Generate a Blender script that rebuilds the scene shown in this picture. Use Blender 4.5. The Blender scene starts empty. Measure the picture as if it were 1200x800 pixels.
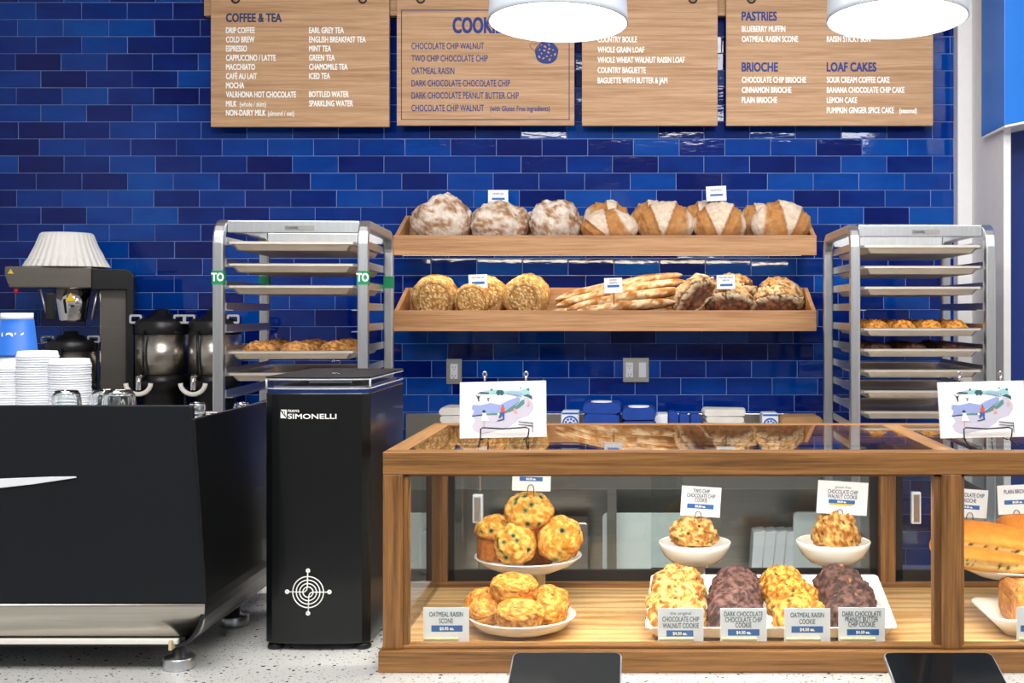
import bpy, bmesh, math, random
from mathutils import Vector, Matrix, noise, Euler

random.seed(7)
scn = bpy.context.scene
COL = scn.collection
PI = math.pi

# ------------------------------------------------------------------ camera, world, lights, exposure
F, CX, CY, CZ = 1400.0, 745.0, 364.0, 1.52      # focal length and principal point for a 1200x800 frame; eye height
cam_d = bpy.data.cameras.new('camera'); cam = bpy.data.objects.new('camera', cam_d); COL.objects.link(cam)
cam.location = (0, 0, CZ); cam.rotation_euler = (PI/2, 0, 0)
cam_d.sensor_fit = 'HORIZONTAL'; cam_d.sensor_width = 36; cam_d.lens = 36*F/1200
cam_d.shift_x = (600-CX)/1200; cam_d.shift_y = (CY-400)/1200
cam_d.clip_start = .05
scn.camera = cam

scn.view_settings.view_transform = 'Standard'
try: scn.view_settings.look = 'None'
except Exception: pass
scn.view_settings.exposure = 0.0
scn.view_settings.gamma = 1.0
scn.view_settings.use_curve_mapping = False

wd = bpy.data.worlds.new('daylight'); scn.world = wd; wd.use_nodes = True
_bg = wd.node_tree.nodes['Background']
_tc = wd.node_tree.nodes.new('ShaderNodeTexCoord'); _sx = wd.node_tree.nodes.new('ShaderNodeSeparateXYZ')
_rp = wd.node_tree.nodes.new('ShaderNodeValToRGB')
wd.node_tree.links.new(_tc.outputs['Generated'], _sx.inputs[0]); wd.node_tree.links.new(_sx.outputs['Z'], _rp.inputs[0])
wd.node_tree.links.new(_rp.outputs[0], _bg.inputs[0])
_rp.color_ramp.elements[0].color = (.30, .29, .28, 1); _rp.color_ramp.elements[0].position = .0
_rp.color_ramp.elements[1].color = (.90, .96, 1.0, 1); _rp.color_ramp.elements[1].position = .35
_bg.inputs[1].default_value = 0.85

def area(name, loc, rot, sx, sy, watts, col=(1, 1, 1), spread=PI):
    l = bpy.data.lights.new(name, 'AREA'); l.shape = 'RECTANGLE'; l.size = sx; l.size_y = sy
    l.energy = watts; l.color = col; l.spread = spread
    o = bpy.data.objects.new(name, l); COL.objects.link(o); o.location = loc; o.rotation_euler = rot
    return o
# ceiling panels over the shop floor and over the service aisle
area('ceiling_light_front', (-.6, .3, 3.25), (0, 0, 0), 2.4, .6, 66, (1, .96, .9))
area('ceiling_light_aisle', (-1.3, 3.0, 3.3), (math.radians(18), 0, 0), 1.2, .35, 26, (1, .96, .9))
area('ceiling_light_aisle_right', (.9, 3.0, 3.3), (math.radians(18), 0, 0), 1.2, .35, 42, (1, .96, .9))
# added fill light from above, no real fixture behind it, aimed at the display
area('overhead_fill', (.2, 1.0, 3.3), (math.radians(60), 0, 0), 3.4, .4, 52, (.98, .98, 1), math.radians(115))

# ------------------------------------------------------------------ helpers
def X(px, d): return (px-CX)*d/F
def Z(py, d): return CZ-(py-CY)*d/F
def W(px, py, d): return Vector((X(px, d), d, Z(py, d)))
def lin(c): return c/12.92 if c <= .04045 else ((c+.055)/1.055)**2.4
def C(h):
    h = h.lstrip('#'); return tuple(lin(int(h[i:i+2], 16)/255) for i in (0, 2, 4))
def mix(a, b, t):
    t = max(0, min(1, t)); return tuple(a[i]*(1-t)+b[i]*t for i in range(3))
def sstep(a, b, x):
    t = max(0, min(1, (x-a)/(b-a))); return t*t*(3-2*t)
ORD = ['first', 'second', 'third', 'fourth', 'fifth', 'sixth', 'seventh', 'eighth', 'ninth', 'tenth', 'eleventh', 'twelfth',
       'thirteenth', 'fourteenth', 'fifteenth', 'sixteenth', 'seventeenth', 'eighteenth', 'nineteenth', 'twentieth',
       'twenty-first', 'twenty-second', 'twenty-third', 'twenty-fourth', 'twenty-fifth', 'twenty-sixth']
BASE = {}

def tag(o, label=None, cat=None, group=None, kind=None):
    if label: o['label'] = label
    if cat: o['category'] = cat
    if group: o['group'] = group
    if kind: o['kind'] = kind
    return o
def thing(name, label, cat, loc=(0, 0, 0), group=None):
    o = bpy.data.objects.new(name, None); COL.objects.link(o); o.empty_display_size = .05
    o.location = Vector(loc); BASE[o.name] = Vector(loc)
    return tag(o, label, cat, group)
def copy_tree(o, parent=None):
    c = o.copy(); COL.objects.link(c)
    if parent is not None: c.parent = parent
    for ch in list(o.children): copy_tree(ch, c)
    return c
def dup(o, loc, rot=None, label=None, group=None, scale=None):
    c = copy_tree(o); c.location = Vector(loc)
    if rot is not None: c.rotation_euler = rot
    if scale is not None: c.scale = (scale,)*3 if isinstance(scale, (int, float)) else scale
    return tag(c, label, None, group)
def put(o, loc, rot=None, scale=None):
    o.location = Vector(loc)
    if rot is not None: o.rotation_euler = rot
    if scale is not None: o.scale = (scale,)*3 if isinstance(scale, (int, float)) else scale
    return o

class MB:
    def __init__(s): s.v = []; s.f = []; s.m = []; s.sm = []
    def add(s, vs, fs, mi=0, smooth=False):
        n = len(s.v); s.v += [tuple(v) for v in vs]
        for f in fs: s.f.append([i+n for i in f]); s.m.append(mi); s.sm.append(smooth)
        return s
    def box(s, x0, x1, y0, y1, z0, z1, mi=0):
        return s.add([(x0,y0,z0),(x1,y0,z0),(x1,y1,z0),(x0,y1,z0),(x0,y0,z1),(x1,y0,z1),(x1,y1,z1),(x0,y1,z1)],
                     [(0,3,2,1),(4,5,6,7),(0,1,5,4),(1,2,6,5),(2,3,7,6),(3,0,4,7)], mi)
    def cbox(s, c, sx, sy, sz, mi=0):
        return s.box(c[0]-sx/2, c[0]+sx/2, c[1]-sy/2, c[1]+sy/2, c[2]-sz/2, c[2]+sz/2, mi)
    def lathe(s, prof, c=(0, 0, 0), n=24, mi=0, smooth=True, wob=None, caps=True):
        vs = []; fs = []
        for (r, z) in prof:
            for k in range(n):
                a = 2*PI*k/n; rr = r*(wob(a, z) if wob else 1)
                vs.append((c[0]+rr*math.cos(a), c[1]+rr*math.sin(a), c[2]+z))
        for i in range(len(prof)-1):
            for k in range(n):
                k2 = (k+1) % n; fs.append((i*n+k, i*n+k2, (i+1)*n+k2, (i+1)*n+k))
        fs.append(tuple(range(n))[::-1]); m = len(prof)-1; fs.append(tuple(m*n+k for k in range(n)))
        s.add(vs, fs[:-2], mi, smooth)
        b = len(s.v)-len(vs)
        for f in (fs[-2:] if caps else ()): s.f.append([i+b for i in f]); s.m.append(mi); s.sm.append(False)
        return s
    def cyl(s, p0, p1, r0, r1=None, n=16, mi=0): return s.tube([p0, p1], [r0, r1 if r1 is not None else r0], n, mi)
    def tube(s, pts, r, n=8, mi=0, closed=False):
        pts = [Vector(p) for p in pts]; N = len(pts); rs = r if isinstance(r, (list, tuple)) else [r]*N
        vs = []; fs = []; up = None
        for i, p in enumerate(pts):
            if closed: t = pts[(i+1) % N]-pts[i-1]
            else: t = pts[min(i+1, N-1)]-pts[max(i-1, 0)]
            t.normalize()
            if up is None:
                up = t.orthogonal().normalized()
            up = (up-t*up.dot(t))
            if up.length < 1e-6: up = t.orthogonal()
            up.normalize(); b = t.cross(up)
            for k in range(n):
                a = 2*PI*k/n; vs.append(p+(up*math.cos(a)+b*math.sin(a))*rs[i])
        for i in range(N if closed else N-1):
            j = (i+1) % N
            for k in range(n):
                k2 = (k+1) % n; fs.append((i*n+k, i*n+k2, j*n+k2, j*n+k))
        s.add(vs, fs, mi, True)
        if not closed:
            b = len(s.v)-len(vs)
            s.f.append([b+k for k in range(n)][::-1]); s.m.append(mi); s.sm.append(False)
            s.f.append([b+(N-1)*n+k for k in range(n)]); s.m.append(mi); s.sm.append(False)
        return s
    def prism(s, poly, axis, a, b, mi=0, smooth=False):
        """poly: 2-D outline; axis 'y': poly=(x,z), 'x': poly=(y,z), 'z': poly=(x,y)"""
        def p3(p, t):
            return (p[0], t, p[1]) if axis == 'y' else (t, p[0], p[1]) if axis == 'x' else (p[0], p[1], t)
        n = len(poly); vs = [p3(p, a) for p in poly]+[p3(p, b) for p in poly]
        s.add(vs, [(i, (i+1) % n, n+(i+1) % n, n+i) for i in range(n)], mi, smooth)
        o = len(s.v)-len(vs)
        s.f.append([o+i for i in range(n)][::-1]); s.m.append(mi); s.sm.append(False)
        s.f.append([o+n+i for i in range(n)]); s.m.append(mi); s.sm.append(False)
        return s
    def flat(s, poly, y, mi=0):
        return s.add([(p[0], y, p[1]) for p in poly], [tuple(range(len(poly)))], mi)
    def mesh(s, name, off=Vector((0, 0, 0)), recalc=True):
        me = bpy.data.meshes.new(name)
        me.from_pydata([(v[0]-off[0], v[1]-off[1], v[2]-off[2]) for v in s.v], [], s.f)
        me.polygons.foreach_set('material_index', s.m); me.polygons.foreach_set('use_smooth', s.sm)
        if recalc:
            bm = bmesh.new(); bm.from_mesh(me); bmesh.ops.recalc_face_normals(bm, faces=bm.faces); bm.to_mesh(me); bm.free()
        me.update(); return me
    def obj(s, name, mat, parent=None, bevel=0, seg=2, recalc=True):
        if parent is not None: off = BASE[parent.name]
        else:
            xs = [v[0] for v in s.v]; ys = [v[1] for v in s.v]; zs = [v[2] for v in s.v]
            off = Vector(((min(xs)+max(xs))/2, (min(ys)+max(ys))/2, min(zs)))
        o = bpy.data.objects.new(name, s.mesh(name, off, recalc)); COL.objects.link(o)
        BASE[o.name] = Vector(off)
        for m in (mat if isinstance(mat, (list, tuple)) else [mat]): o.data.materials.append(m)
        if parent is not None: o.parent = parent
        else: o.location = off
        if bevel:
            b = o.modifiers.new('bevel', 'BEVEL'); b.width = bevel; b.segments = seg; b.limit_method = 'ANGLE'; b.angle_limit = math.radians(40)
        return o

def rrect(x0, x1, z0, z1, r, n=5):
    out = []
    for cx, cz, a0 in ((x1-r, z1-r, 0), (x0+r, z1-r, PI/2), (x0+r, z0+r, PI), (x1-r, z0+r, 1.5*PI)):
        for k in range(n+1):
            a = a0+PI/2*k/n; out.append((cx+r*math.cos(a), cz+r*math.sin(a)))
    return out
def struct(o): o['kind'] = 'structure'; return o

# ------------------------------------------------------------------ materials
def nt(name):
    m = bpy.data.materials.new(name); m.use_nodes = True; t = m.node_tree
    return m, t, t.nodes['Principled BSDF'], lambda k: t.nodes.new(k), t.links.new
def pm(name, col, rough=.5, metal=0, var=.06, nscale=30, bump=0, bscale=200, coat=0, spec=.5, trans=0, ior=1.45, stretch=(1, 1, 1)):
    m, t, p, N, L = nt(name)
    if isinstance(col, str): col = C(col)
    tc = N('ShaderNodeTexCoord'); mp = N('ShaderNodeMapping'); mp.inputs['Scale'].default_value = stretch
    nz = N('ShaderNodeTexNoise'); nz.inputs['Scale'].default_value = nscale; nz.inputs['Detail'].default_value = 4
    L(tc.outputs['Object'], mp.inputs[0]); L(mp.outputs[0], nz.inputs['Vector'])
    r = N('ShaderNodeValToRGB'); L(nz.outputs['Fac'], r.inputs[0])
    r.color_ramp.elements[0].position = .3; r.color_ramp.elements[1].position = .7
    r.color_ramp.elements[0].color = (*[c*(1-var) for c in col], 1); r.color_ramp.elements[1].color = (*[min(1, c*(1+var)) for c in col], 1)
    L(r.outputs[0], p.inputs['Base Color'])
    p.inputs['Roughness'].default_value = rough; p.inputs['Metallic'].default_value = metal
    p.inputs['Specular IOR Level'].default_value = spec; p.inputs['Coat Weight'].default_value = coat
    p.inputs['Transmission Weight'].default_value = trans; p.inputs['IOR'].default_value = ior
    if bump:
        n2 = N('ShaderNodeTexNoise'); n2.inputs['Scale'].default_value = bscale; n2.inputs['Detail'].default_value = 3
        b = N('ShaderNodeBump'); b.inputs['Strength'].default_value = bump; b.inputs['Distance'].default_value = .002
        L(mp.outputs[0], n2.inputs['Vector']); L(n2.outputs['Fac'], b.inputs['Height']); L(b.outputs[0], p.inputs['Normal'])
    return m
def wood(name, c1, c2, axis='x', rough=.45, scale=1.0, coat=0.0, rings=0.0):
    m, t, p, N, L = nt(name)
    tc = N('ShaderNodeTexCoord'); mp = N('ShaderNodeMapping'); L(tc.outputs['Object'], mp.inputs[0])
    sc = {'x': (1.1, 40, 40), 'y': (40, 1.1, 40), 'z': (40, 40, 1.1)}[axis]
    mp.inputs['Scale'].default_value = [q*scale for q in sc]
    n1 = N('ShaderNodeTexNoise'); n1.inputs['Scale'].default_value = 1.0; n1.inputs['Detail'].default_value = 6; n1.inputs['Distortion'].default_value = .5
    n2 = N('ShaderNodeTexNoise'); n2.inputs['Scale'].default_value = 3.4; n2.inputs['Detail'].default_value = 8; n2.inputs['Roughness'].default_value = .7
    L(mp.outputs[0], n1.inputs['Vector']); L(mp.outputs[0], n2.inputs['Vector'])
    mx = N('ShaderNodeMath'); mx.operation = 'MULTIPLY_ADD'; mx.inputs[1].default_value = .55; L(n2.outputs['Fac'], mx.inputs[0])
    m2 = N('ShaderNodeMath'); m2.operation = 'MULTIPLY'; m2.inputs[1].default_value = .5; L(n1.outputs['Fac'], m2.inputs[0]); L(m2.outputs[0], mx.inputs[2])
    src = mx.outputs[0]
    if rings:
        mp2 = N('ShaderNodeMapping'); L(tc.outputs['Object'], mp2.inputs[0])
        s2 = {'x': (.25, 1, 1), 'y': (1, .25, 1), 'z': (1, 1, .25)}[axis]; mp2.inputs['Scale'].default_value = s2
        wv = N('ShaderNodeTexWave'); wv.wave_type = 'RINGS'; wv.inputs['Scale'].default_value = 9; wv.inputs['Distortion'].default_value = 6
        wv.inputs['Detail'].default_value = 3; wv.inputs['Detail Scale'].default_value = 1.2; L(mp2.outputs[0], wv.inputs['Vector'])
        m3 = N('ShaderNodeMath'); m3.operation = 'MULTIPLY_ADD'; m3.inputs[1].default_value = rings; L(wv.outputs['Fac'], m3.inputs[0])
        m4 = N('ShaderNodeMath'); m4.operation = 'SUBTRACT'; m4.inputs[1].default_value = rings/2; L(src, m4.inputs[0]); L(m4.outputs[0], m3.inputs[2]); src = m3.outputs[0]
    r = N('ShaderNodeValToRGB'); L(src, r.inputs[0])
    r.color_ramp.elements[0].position = .40; r.color_ramp.elements[1].position = .62
    r.color_ramp.elements[0].color = (*C(c2), 1); r.color_ramp.elements[1].color = (*C(c1), 1)
    L(r.outputs[0], p.inputs['Base Color']); p.inputs['Roughness'].default_value = rough; p.inputs['Coat Weight'].default_value = coat
    b = N('ShaderNodeBump'); b.inputs['Strength'].default_value = .3; b.inputs['Distance'].default_value = .001
    L(n2.outputs['Fac'], b.inputs['Height']); L(b.outputs[0], p.inputs['Normal'])
    return m
def emit(name, col, s):
    m, t, p, N, L = nt(name)
    p.inputs['Base Color'].default_value = (*C(col), 1); p.inputs['Emission Color'].default_value = (*C(col), 1); p.inputs['Emission Strength'].default_value = s
    return m
def pane_glass(name, tint=(1, 1, 1), rough=0.0):
    m, t, p, N, L = nt(name); t.nodes.remove(p); out = t.nodes['Material Output']
    g = N('ShaderNodeNewGeometry'); mr = N('ShaderNodeMapRange'); mr.inputs['To Min'].default_value = 1.45; mr.inputs['To Max'].default_value = 1/1.45
    L(g.outputs['Backfacing'], mr.inputs['Value'])
    fr = N('ShaderNodeFresnel'); L(mr.outputs[0], fr.inputs['IOR'])
    tr = N('ShaderNodeBsdfTransparent'); tr.inputs[0].default_value = (*tint, 1)
    gl = N('ShaderNodeBsdfGlossy'); gl.inputs['Roughness'].default_value = rough
    mx = N('ShaderNodeMixShader'); L(fr.outputs[0], mx.inputs[0]); L(tr.outputs[0], mx.inputs[1]); L(gl.outputs[0], mx.inputs[2]); L(mx.outputs[0], out.inputs[0])
    return m
def food(name, bump=.5, bscale=90, rough=.75, var=.25, vscale=60, dark=(.45, .30, .18)):
    """baked goods: colour attribute of the mesh, broken up by fine noise"""
    m, t, p, N, L = nt(name)
    at = N('ShaderNodeAttribute'); at.attribute_name = 'col'
    tc = N('ShaderNodeTexCoord'); nz = N('ShaderNodeTexNoise'); nz.inputs['Scale'].default_value = vscale; nz.inputs['Detail'].default_value = 6; nz.inputs['Roughness'].default_value = .65
    L(tc.outputs['Object'], nz.inputs['Vector'])
    r = N('ShaderNodeValToRGB'); L(nz.outputs['Fac'], r.inputs[0]); r.color_ramp.elements[0].position = .32; r.color_ramp.elements[1].position = .58
    r.color_ramp.elements[0].color = (*[1-var*(1-d) for d in dark], 1); r.color_ramp.elements[1].color = (1, 1, 1, 1)
    mx = N('ShaderNodeMix'); mx.data_type = 'RGBA'; mx.blend_type = 'MULTIPLY'; mx.inputs[0].default_value = 1
    L(at.outputs['Color'], mx.inputs[6]); L(r.outputs[0], mx.inputs[7]); L(mx.outputs[2], p.inputs['Base Color'])
    p.inputs['Roughness'].default_value = rough; p.inputs['Specular IOR Level'].default_value = .3
    n2 = N('ShaderNodeTexNoise'); n2.inputs['Scale'].default_value = bscale; n2.inputs['Detail'].default_value = 5; L(tc.outputs['Object'], n2.inputs['Vector'])
    b = N('ShaderNodeBump'); b.inputs['Strength'].default_value = bump; b.inputs['Distance'].default_value = .004
    L(n2.outputs['Fac'], b.inputs['Height']); L(b.outputs[0], p.inputs['Normal'])
    return m

M = {}
M['oak_x'] = wood('oak_grain_x', '#a4723d', '#62401d', 'x', scale=1.9)
M['oak_z'] = wood('oak_grain_z', '#a2703c', '#603e1c', 'z', scale=1.9)
M['oak_y'] = wood('oak_grain_y', '#ba8a55', '#7d552b', 'y', scale=1.9)
M['oak_floor'] = wood('oak_case_floor', '#d3ac76', '#a97e48', 'x', rough=.4, rings=.22)
M['shelf_x'] = wood('shelf_oak_x', '#c49467', '#9c6c42', 'x', scale=1.8)
M['shelf_y'] = wood('shelf_oak_y', '#d3a574', '#b07f4e', 'y')
M['board'] = wood('menu_oak', '#cba47e', '#a67d57', 'x', rough=.6, scale=1.6)
M['white_paint'] = pm('white_paint', '#e4e4e6', .6, var=.02)
M['ceil_paint'] = pm('ceiling_paint', '#d8d8d8', .7, var=.02)
M['blue_paint'] = pm('blue_paint', '#0a2f7c', .35, var=.05, nscale=2)
M['blue_paint_lit'] = pm('blue_paint_lit', '#1273d6', .35, var=.05, nscale=2)  # lit copy of the blue wall paint; the brightness is put into the colour
M['floor_mat'] = pm('floor_concrete', '#a9a49c', .5, var=.1, nscale=6)
M['steel'] = pm('brushed_steel', '#b9b4ab', .28, 1, var=.06, nscale=8, stretch=(1, 1, 30))
M['alu'] = pm('aluminium', '#c9cccf', .34, 1, var=.05, nscale=12, stretch=(8, 8, 1))
M['alu_pan'] = pm('pan_aluminium', '#e6ddd0', .45, 1, var=.06, nscale=14)
M['steel_dark'] = pm('dark_brushed_steel', '#87817a', .25, 1, var=.10, nscale=8, stretch=(1, 1, 30))
M['filter_paper'] = pm('filter_paper', '#f6f4f0', .8, var=.02)
M['chrome'] = pm('chrome', '#dcdcdc', .07, 1, var=.02)
M['black_matte'] = pm('black_matte_metal', '#14181d', .45, 0, spec=.3, var=.06, nscale=4, bump=.05, bscale=600)
M['black_gloss'] = pm('black_satin', '#0b0d0f', .3, 0, var=.05, nscale=4, coat=.15)
M['black_plastic'] = pm('black_plastic', '#101012', .35, var=.05)
M['black_frame'] = pm('black_door_frame', '#19191a', .35, var=.08)
M['white_ceramic'] = pm('white_ceramic', '#eeeae2', .18, var=.015, coat=.4)
M['white_plastic'] = pm('white_plastic', '#e9ecf2', .35, var=.02)
M['card'] = pm('white_card', '#eceff2', .55, var=.01)
M['ink_navy'] = pm('navy_ink', '#2c3560', .6, var=.02)
M['ink_blue'] = pm('blue_ink', '#22357f', .6, var=.02)
M['ink_grey'] = pm('grey_ink', '#4d5663', .6, var=.02)
M['ink_white'] = pm('white_ink', '#fbfaf6', .6, var=.01)
M['bar_blue'] = pm('price_bar_blue', '#2c66ad', .5, var=.03)
M['yellow'] = pm('yellow_sticker', '#e6c01c', .5, var=.03)
M['cup_blue'] = pm('cup_blue', '#2467c4', .45, var=.03)
M['green'] = pm('green_tape', '#0c8a55', .5, var=.04)
M['outlet'] = pm('outlet_plate_steel', '#b7b5b0', .3, .8, var=.05)
M['outlet_white'] = pm('outlet_white', '#dfe3e8', .35, var=.02)
M['slot'] = pm('outlet_slot', '#202226', .5)
M['cloth_white'] = pm('white_cloth', '#dcd9d2', .85, var=.06, nscale=20, bump=.3, bscale=160)
M['cloth_blue'] = pm('blue_bag_fabric', '#12409a', .75, var=.1, nscale=18, bump=.3, bscale=120)
M['kraft'] = pm('kraft_paper', '#b98f64', .75, var=.1)
M['wire_black'] = pm('black_wire', '#151516', .35, .6)
M['wire'] = pm('steel_wire', '#8d8a84', .25, 1)
M['lampshade'] = pm('lamp_shade_paint', '#c9d0da', .35, .2, var=.02)
M['lamp_glow'] = emit('lamp_diffuser', '#fff8ee', 7)
M['led'] = emit('led_strip', '#ffe0a8', 4)
M['glass'] = pane_glass('pane_glass', (.97, .985, .98))
M['rear_glass'] = pane_glass('rear_pane_glass', (.90, .93, .93))
M['acrylic'] = pane_glass('clear_acrylic', (.95, .96, .98), .03)
M['edge_glint'] = pm('painted_edge_glint', '#dfe4ee', .25, var=.02, trans=.3)  # pale tint standing in for highlights along the clear lid
M['cup_glass'] = pm('drinking_glass', '#f4f8f8', .02, var=.0, trans=1, ior=1.5)
M['cream'] = pm('cream_wood_block', '#c4b68c', .5, var=.04)
M['screen'] = pm('tablet_screen', '#0b1218', .1, var=.05, spec=.25)
M['red'] = pm('red_plastic', '#b4202a', .4)
M['board_white'] = pm('white_cutting_board', '#dfe9e6', .4, var=.02)
M['crust'] = food('crust_floury', .55, 70, .8, .30, 45)
M['crust_rough'] = food('crust_rough', 1.0, 55, .85, .45, 60)
M['seed'] = food('crust_seeded', 1.0, 130, .8, .55, 110)
M['cookie'] = food('cookie_crumb', .9, 110, .75, .40, 95, (.62, .38, .16))
M['cookie_dark'] = food('cookie_dark_crumb', .9, 110, .7, .40, 95, (.4, .3, .3))

def terrazzo():
    m, t, p, N, L = nt('terrazzo')
    tc = N('ShaderNodeTexCoord'); base = (*C('#d2d2cf'), 1); prev = None
    for sc, thr, colr in ((95, .16, '#5d5c5e'), (48, .145, '#2b3038'), (30, .09, '#3b4656'), (70, .12, '#93806c'), (150, .17, '#8b8f96')):
        v = N('ShaderNodeTexVoronoi'); v.inputs['Scale'].default_value = sc; L(tc.outputs['Object'], v.inputs['Vector'])
        nz = N('ShaderNodeTexNoise'); nz.inputs['Scale'].default_value = sc*2.2; L(tc.outputs['Object'], nz.inputs['Vector'])
        s = N('ShaderNodeMath'); s.operation = 'MULTIPLY_ADD'; s.inputs[1].default_value = .25; L(nz.outputs['Fac'], s.inputs[0]); L(v.outputs['Distance'], s.inputs[2])
        lt = N('ShaderNodeMath'); lt.operation = 'LESS_THAN'; lt.inputs[1].default_value = thr+.125; L(s.outputs[0], lt.inputs[0])
        mx = N('ShaderNodeMix'); mx.data_type = 'RGBA'; mx.inputs[7].default_value = (*C(colr), 1); L(lt.outputs[0], mx.inputs[0])
        if prev is None: mx.inputs[6].default_value = base
        else: L(prev, mx.inputs[6])
        prev = mx.outputs[2]
    L(prev, p.inputs['Base Color']); p.inputs['Roughness'].default_value = .25
    return m
M['terrazzo'] = terrazzo()

def tile_mat():
    m, t, p, N, L = nt('blue_glazed_tile')
    g = N('ShaderNodeNewGeometry'); tc = N('ShaderNodeTexCoord')
    r = N('ShaderNodeValToRGB'); cr = r.color_ramp
    cr.elements[0].position = 0; cr.elements[0].color = (*C('#01115a'), 1)
    cr.elements[1].position = 1; cr.elements[1].color = (*C('#044fa8'), 1)
    for pos, h in ((.25, '#02206e'), (.5, '#033084'), (.75, '#033f96')):
        e = cr.elements.new(pos); e.color = (*C(h), 1)
    mp = N('ShaderNodeMapping'); mp.inputs['Scale'].default_value = (1, 1, 2.4); L(tc.outputs['Object'], mp.inputs[0])
    nz = N('ShaderNodeTexNoise'); nz.inputs['Scale'].default_value = 7; nz.inputs['Detail'].default_value = 5; L(mp.outputs[0], nz.inputs['Vector'])
    a = N('ShaderNodeMath'); a.operation = 'MULTIPLY_ADD'; a.inputs[1].default_value = .5; a.inputs[2].default_value = -.25; L(nz.outputs['Fac'], a.inputs[0])
    b = N('ShaderNodeMath'); b.operation = 'MULTIPLY_ADD'; b.inputs[1].default_value = .85; L(g.outputs['Random Per Island'], b.inputs[0]); L(a.outputs[0], b.inputs[2])
    L(b.outputs[0], r.inputs[0]); L(r.outputs[0], p.inputs['Base Color'])
    p.inputs['Roughness'].default_value = .05; p.inputs['Specular IOR Level'].default_value = .32
    n2 = N('ShaderNodeTexNoise'); n2.inputs['Scale'].default_value = 22; n2.inputs['Detail'].default_value = 2
    mp2 = N('ShaderNodeMapping'); mp2.inputs['Scale'].default_value = (.7, 1, 2.2); L(tc.outputs['Object'], mp2.inputs[0]); L(mp2.outputs[0], n2.inputs['Vector'])
    bp = N('ShaderNodeBump'); bp.inputs['Strength'].default_value = .035; bp.inputs['Distance'].default_value = .01
    L(n2.outputs['Fac'], bp.inputs['Height']); L(bp.outputs[0], p.inputs['Normal'])
    return m
M['tile'] = tile_mat()
M['grout'] = pm('grout', '#7389c0', .8, var=.05)

# ------------------------------------------------------------------ lettering (converted from the built-in font to mesh)
_cap = None
def glyph_mesh(s, bold):
    c = bpy.data.curves.new('lettering', 'FONT'); c.body = s; c.size = 1; c.offset = bold; c.resolution_u = 3
    o = bpy.data.objects.new('lettering', c); me = bpy.data.meshes.new_from_object(o)
    vs = [v.co.copy() for v in me.vertices]; fs = [tuple(p.vertices) for p in me.polygons]
    bpy.data.objects.remove(o); bpy.data.meshes.remove(me); bpy.data.curves.remove(c)
    return vs, fs
def capheight():
    global _cap
    if _cap is None:
        vs, _ = glyph_mesh('H', 0); _cap = max(v.y for v in vs)
    return _cap
def text_mb(lines, y, cap, xf=.62, align='l', bold=.012, shear=0, mb=None, flip=False, fit=None, bow=None, mi=0):
    """lines: (string, x, z of baseline[, cap]) standing in a plane facing -y"""
    mb = mb or MB()
    for ln in lines:
        s, x, z = ln[0], ln[1], ln[2]; k = (ln[3] if len(ln) > 3 else cap)/capheight()
        vs, fs = glyph_mesh(s, 0)
        if not vs: continue
        x0 = min(v.x for v in vs); x1 = max(v.x for v in vs); w = (x1-x0)*k*xf
        kx = k*xf
        if fit: kx = fit/(x1-x0); w = fit
        ox = x-(0 if align == 'l' else w/2 if align == 'c' else w)
        out = []
        for v in vs:
            px = (v.x-x0)*kx+v.y*k*shear; pz = v.y*k
            if flip: px, pz = w-px, -pz
            yy = y+(bow(ox+px) if bow else 0)
            out.append((ox+px, yy, z+pz))
        sh = max(0, bold)*1.3*k
        for dx, dz in (((0, 0),) if sh == 0 else ((-sh, -sh), (sh, -sh), (-sh, sh), (sh, sh))):
            mb.add([(p[0]+dx, p[1]-.00003*(dx > 0)-.00002*(dz > 0), p[2]+dz) for p in out], fs, mi)
    return mb

# ------------------------------------------------------------------ lumpy bodies with a colour attribute
def blob(name, fn, nu=40, nv=24):
    vs = []; cols = []; fs = []
    for j in range(nv+1):
        th = PI*j/nv
        for i in range(nu):
            a = 2*PI*i/nu; d = Vector((math.sin(th)*math.cos(a), math.sin(th)*math.sin(a), math.cos(th)))
            p, c = fn(d); vs.append(p); cols.append(c)
    for j in range(nv):
        for i in range(nu):
            i2 = (i+1) % nu
            if j == 0: fs.append((i, nu+i, nu+i2)) if i else fs.append((0, nu, nu+i2))
            elif j == nv-1: fs.append((j*nu+i, (j+1)*nu+i, j*nu+i2))
            else: fs.append((j*nu+i, (j+1)*nu+i, (j+1)*nu+i2, j*nu+i2))
    me = bpy.data.meshes.new(name); me.from_pydata([tuple(v) for v in vs], [], fs)
    me.polygons.foreach_set('use_smooth', [True]*len(fs))
    at = me.color_attributes.new('col', 'FLOAT_COLOR', 'POINT')
    for i, c in enumerate(cols): at.data[i].color = (c[0], c[1], c[2], 1)
    me.update(); return me
def meshobj(name, me, mat, parent=None):
    o = bpy.data.objects.new(name, me); COL.objects.link(o)
    if not me.materials: me.materials.append(mat)
    if parent is not None: o.parent = parent
    BASE[o.name] = Vector((0, 0, 0)); return o
def fb(p, s, sd=0.0, o=4):
    return noise.fractal(Vector((p.x*s+sd*7.3, p.y*s-sd*3.1, p.z*s+sd*5.7)), 1.0, 2.0, o)
def vor(p, s, sd):
    d, pts = noise.voronoi(Vector((p.x*s+sd*3.7, p.y*s+sd*1.9, p.z*s-sd*2.3)))
    h = math.sin(pts[0].x*127.1+pts[0].y*311.7+pts[0].z*74.7)*43758.5453
    return d, h-math.floor(h)
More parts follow.
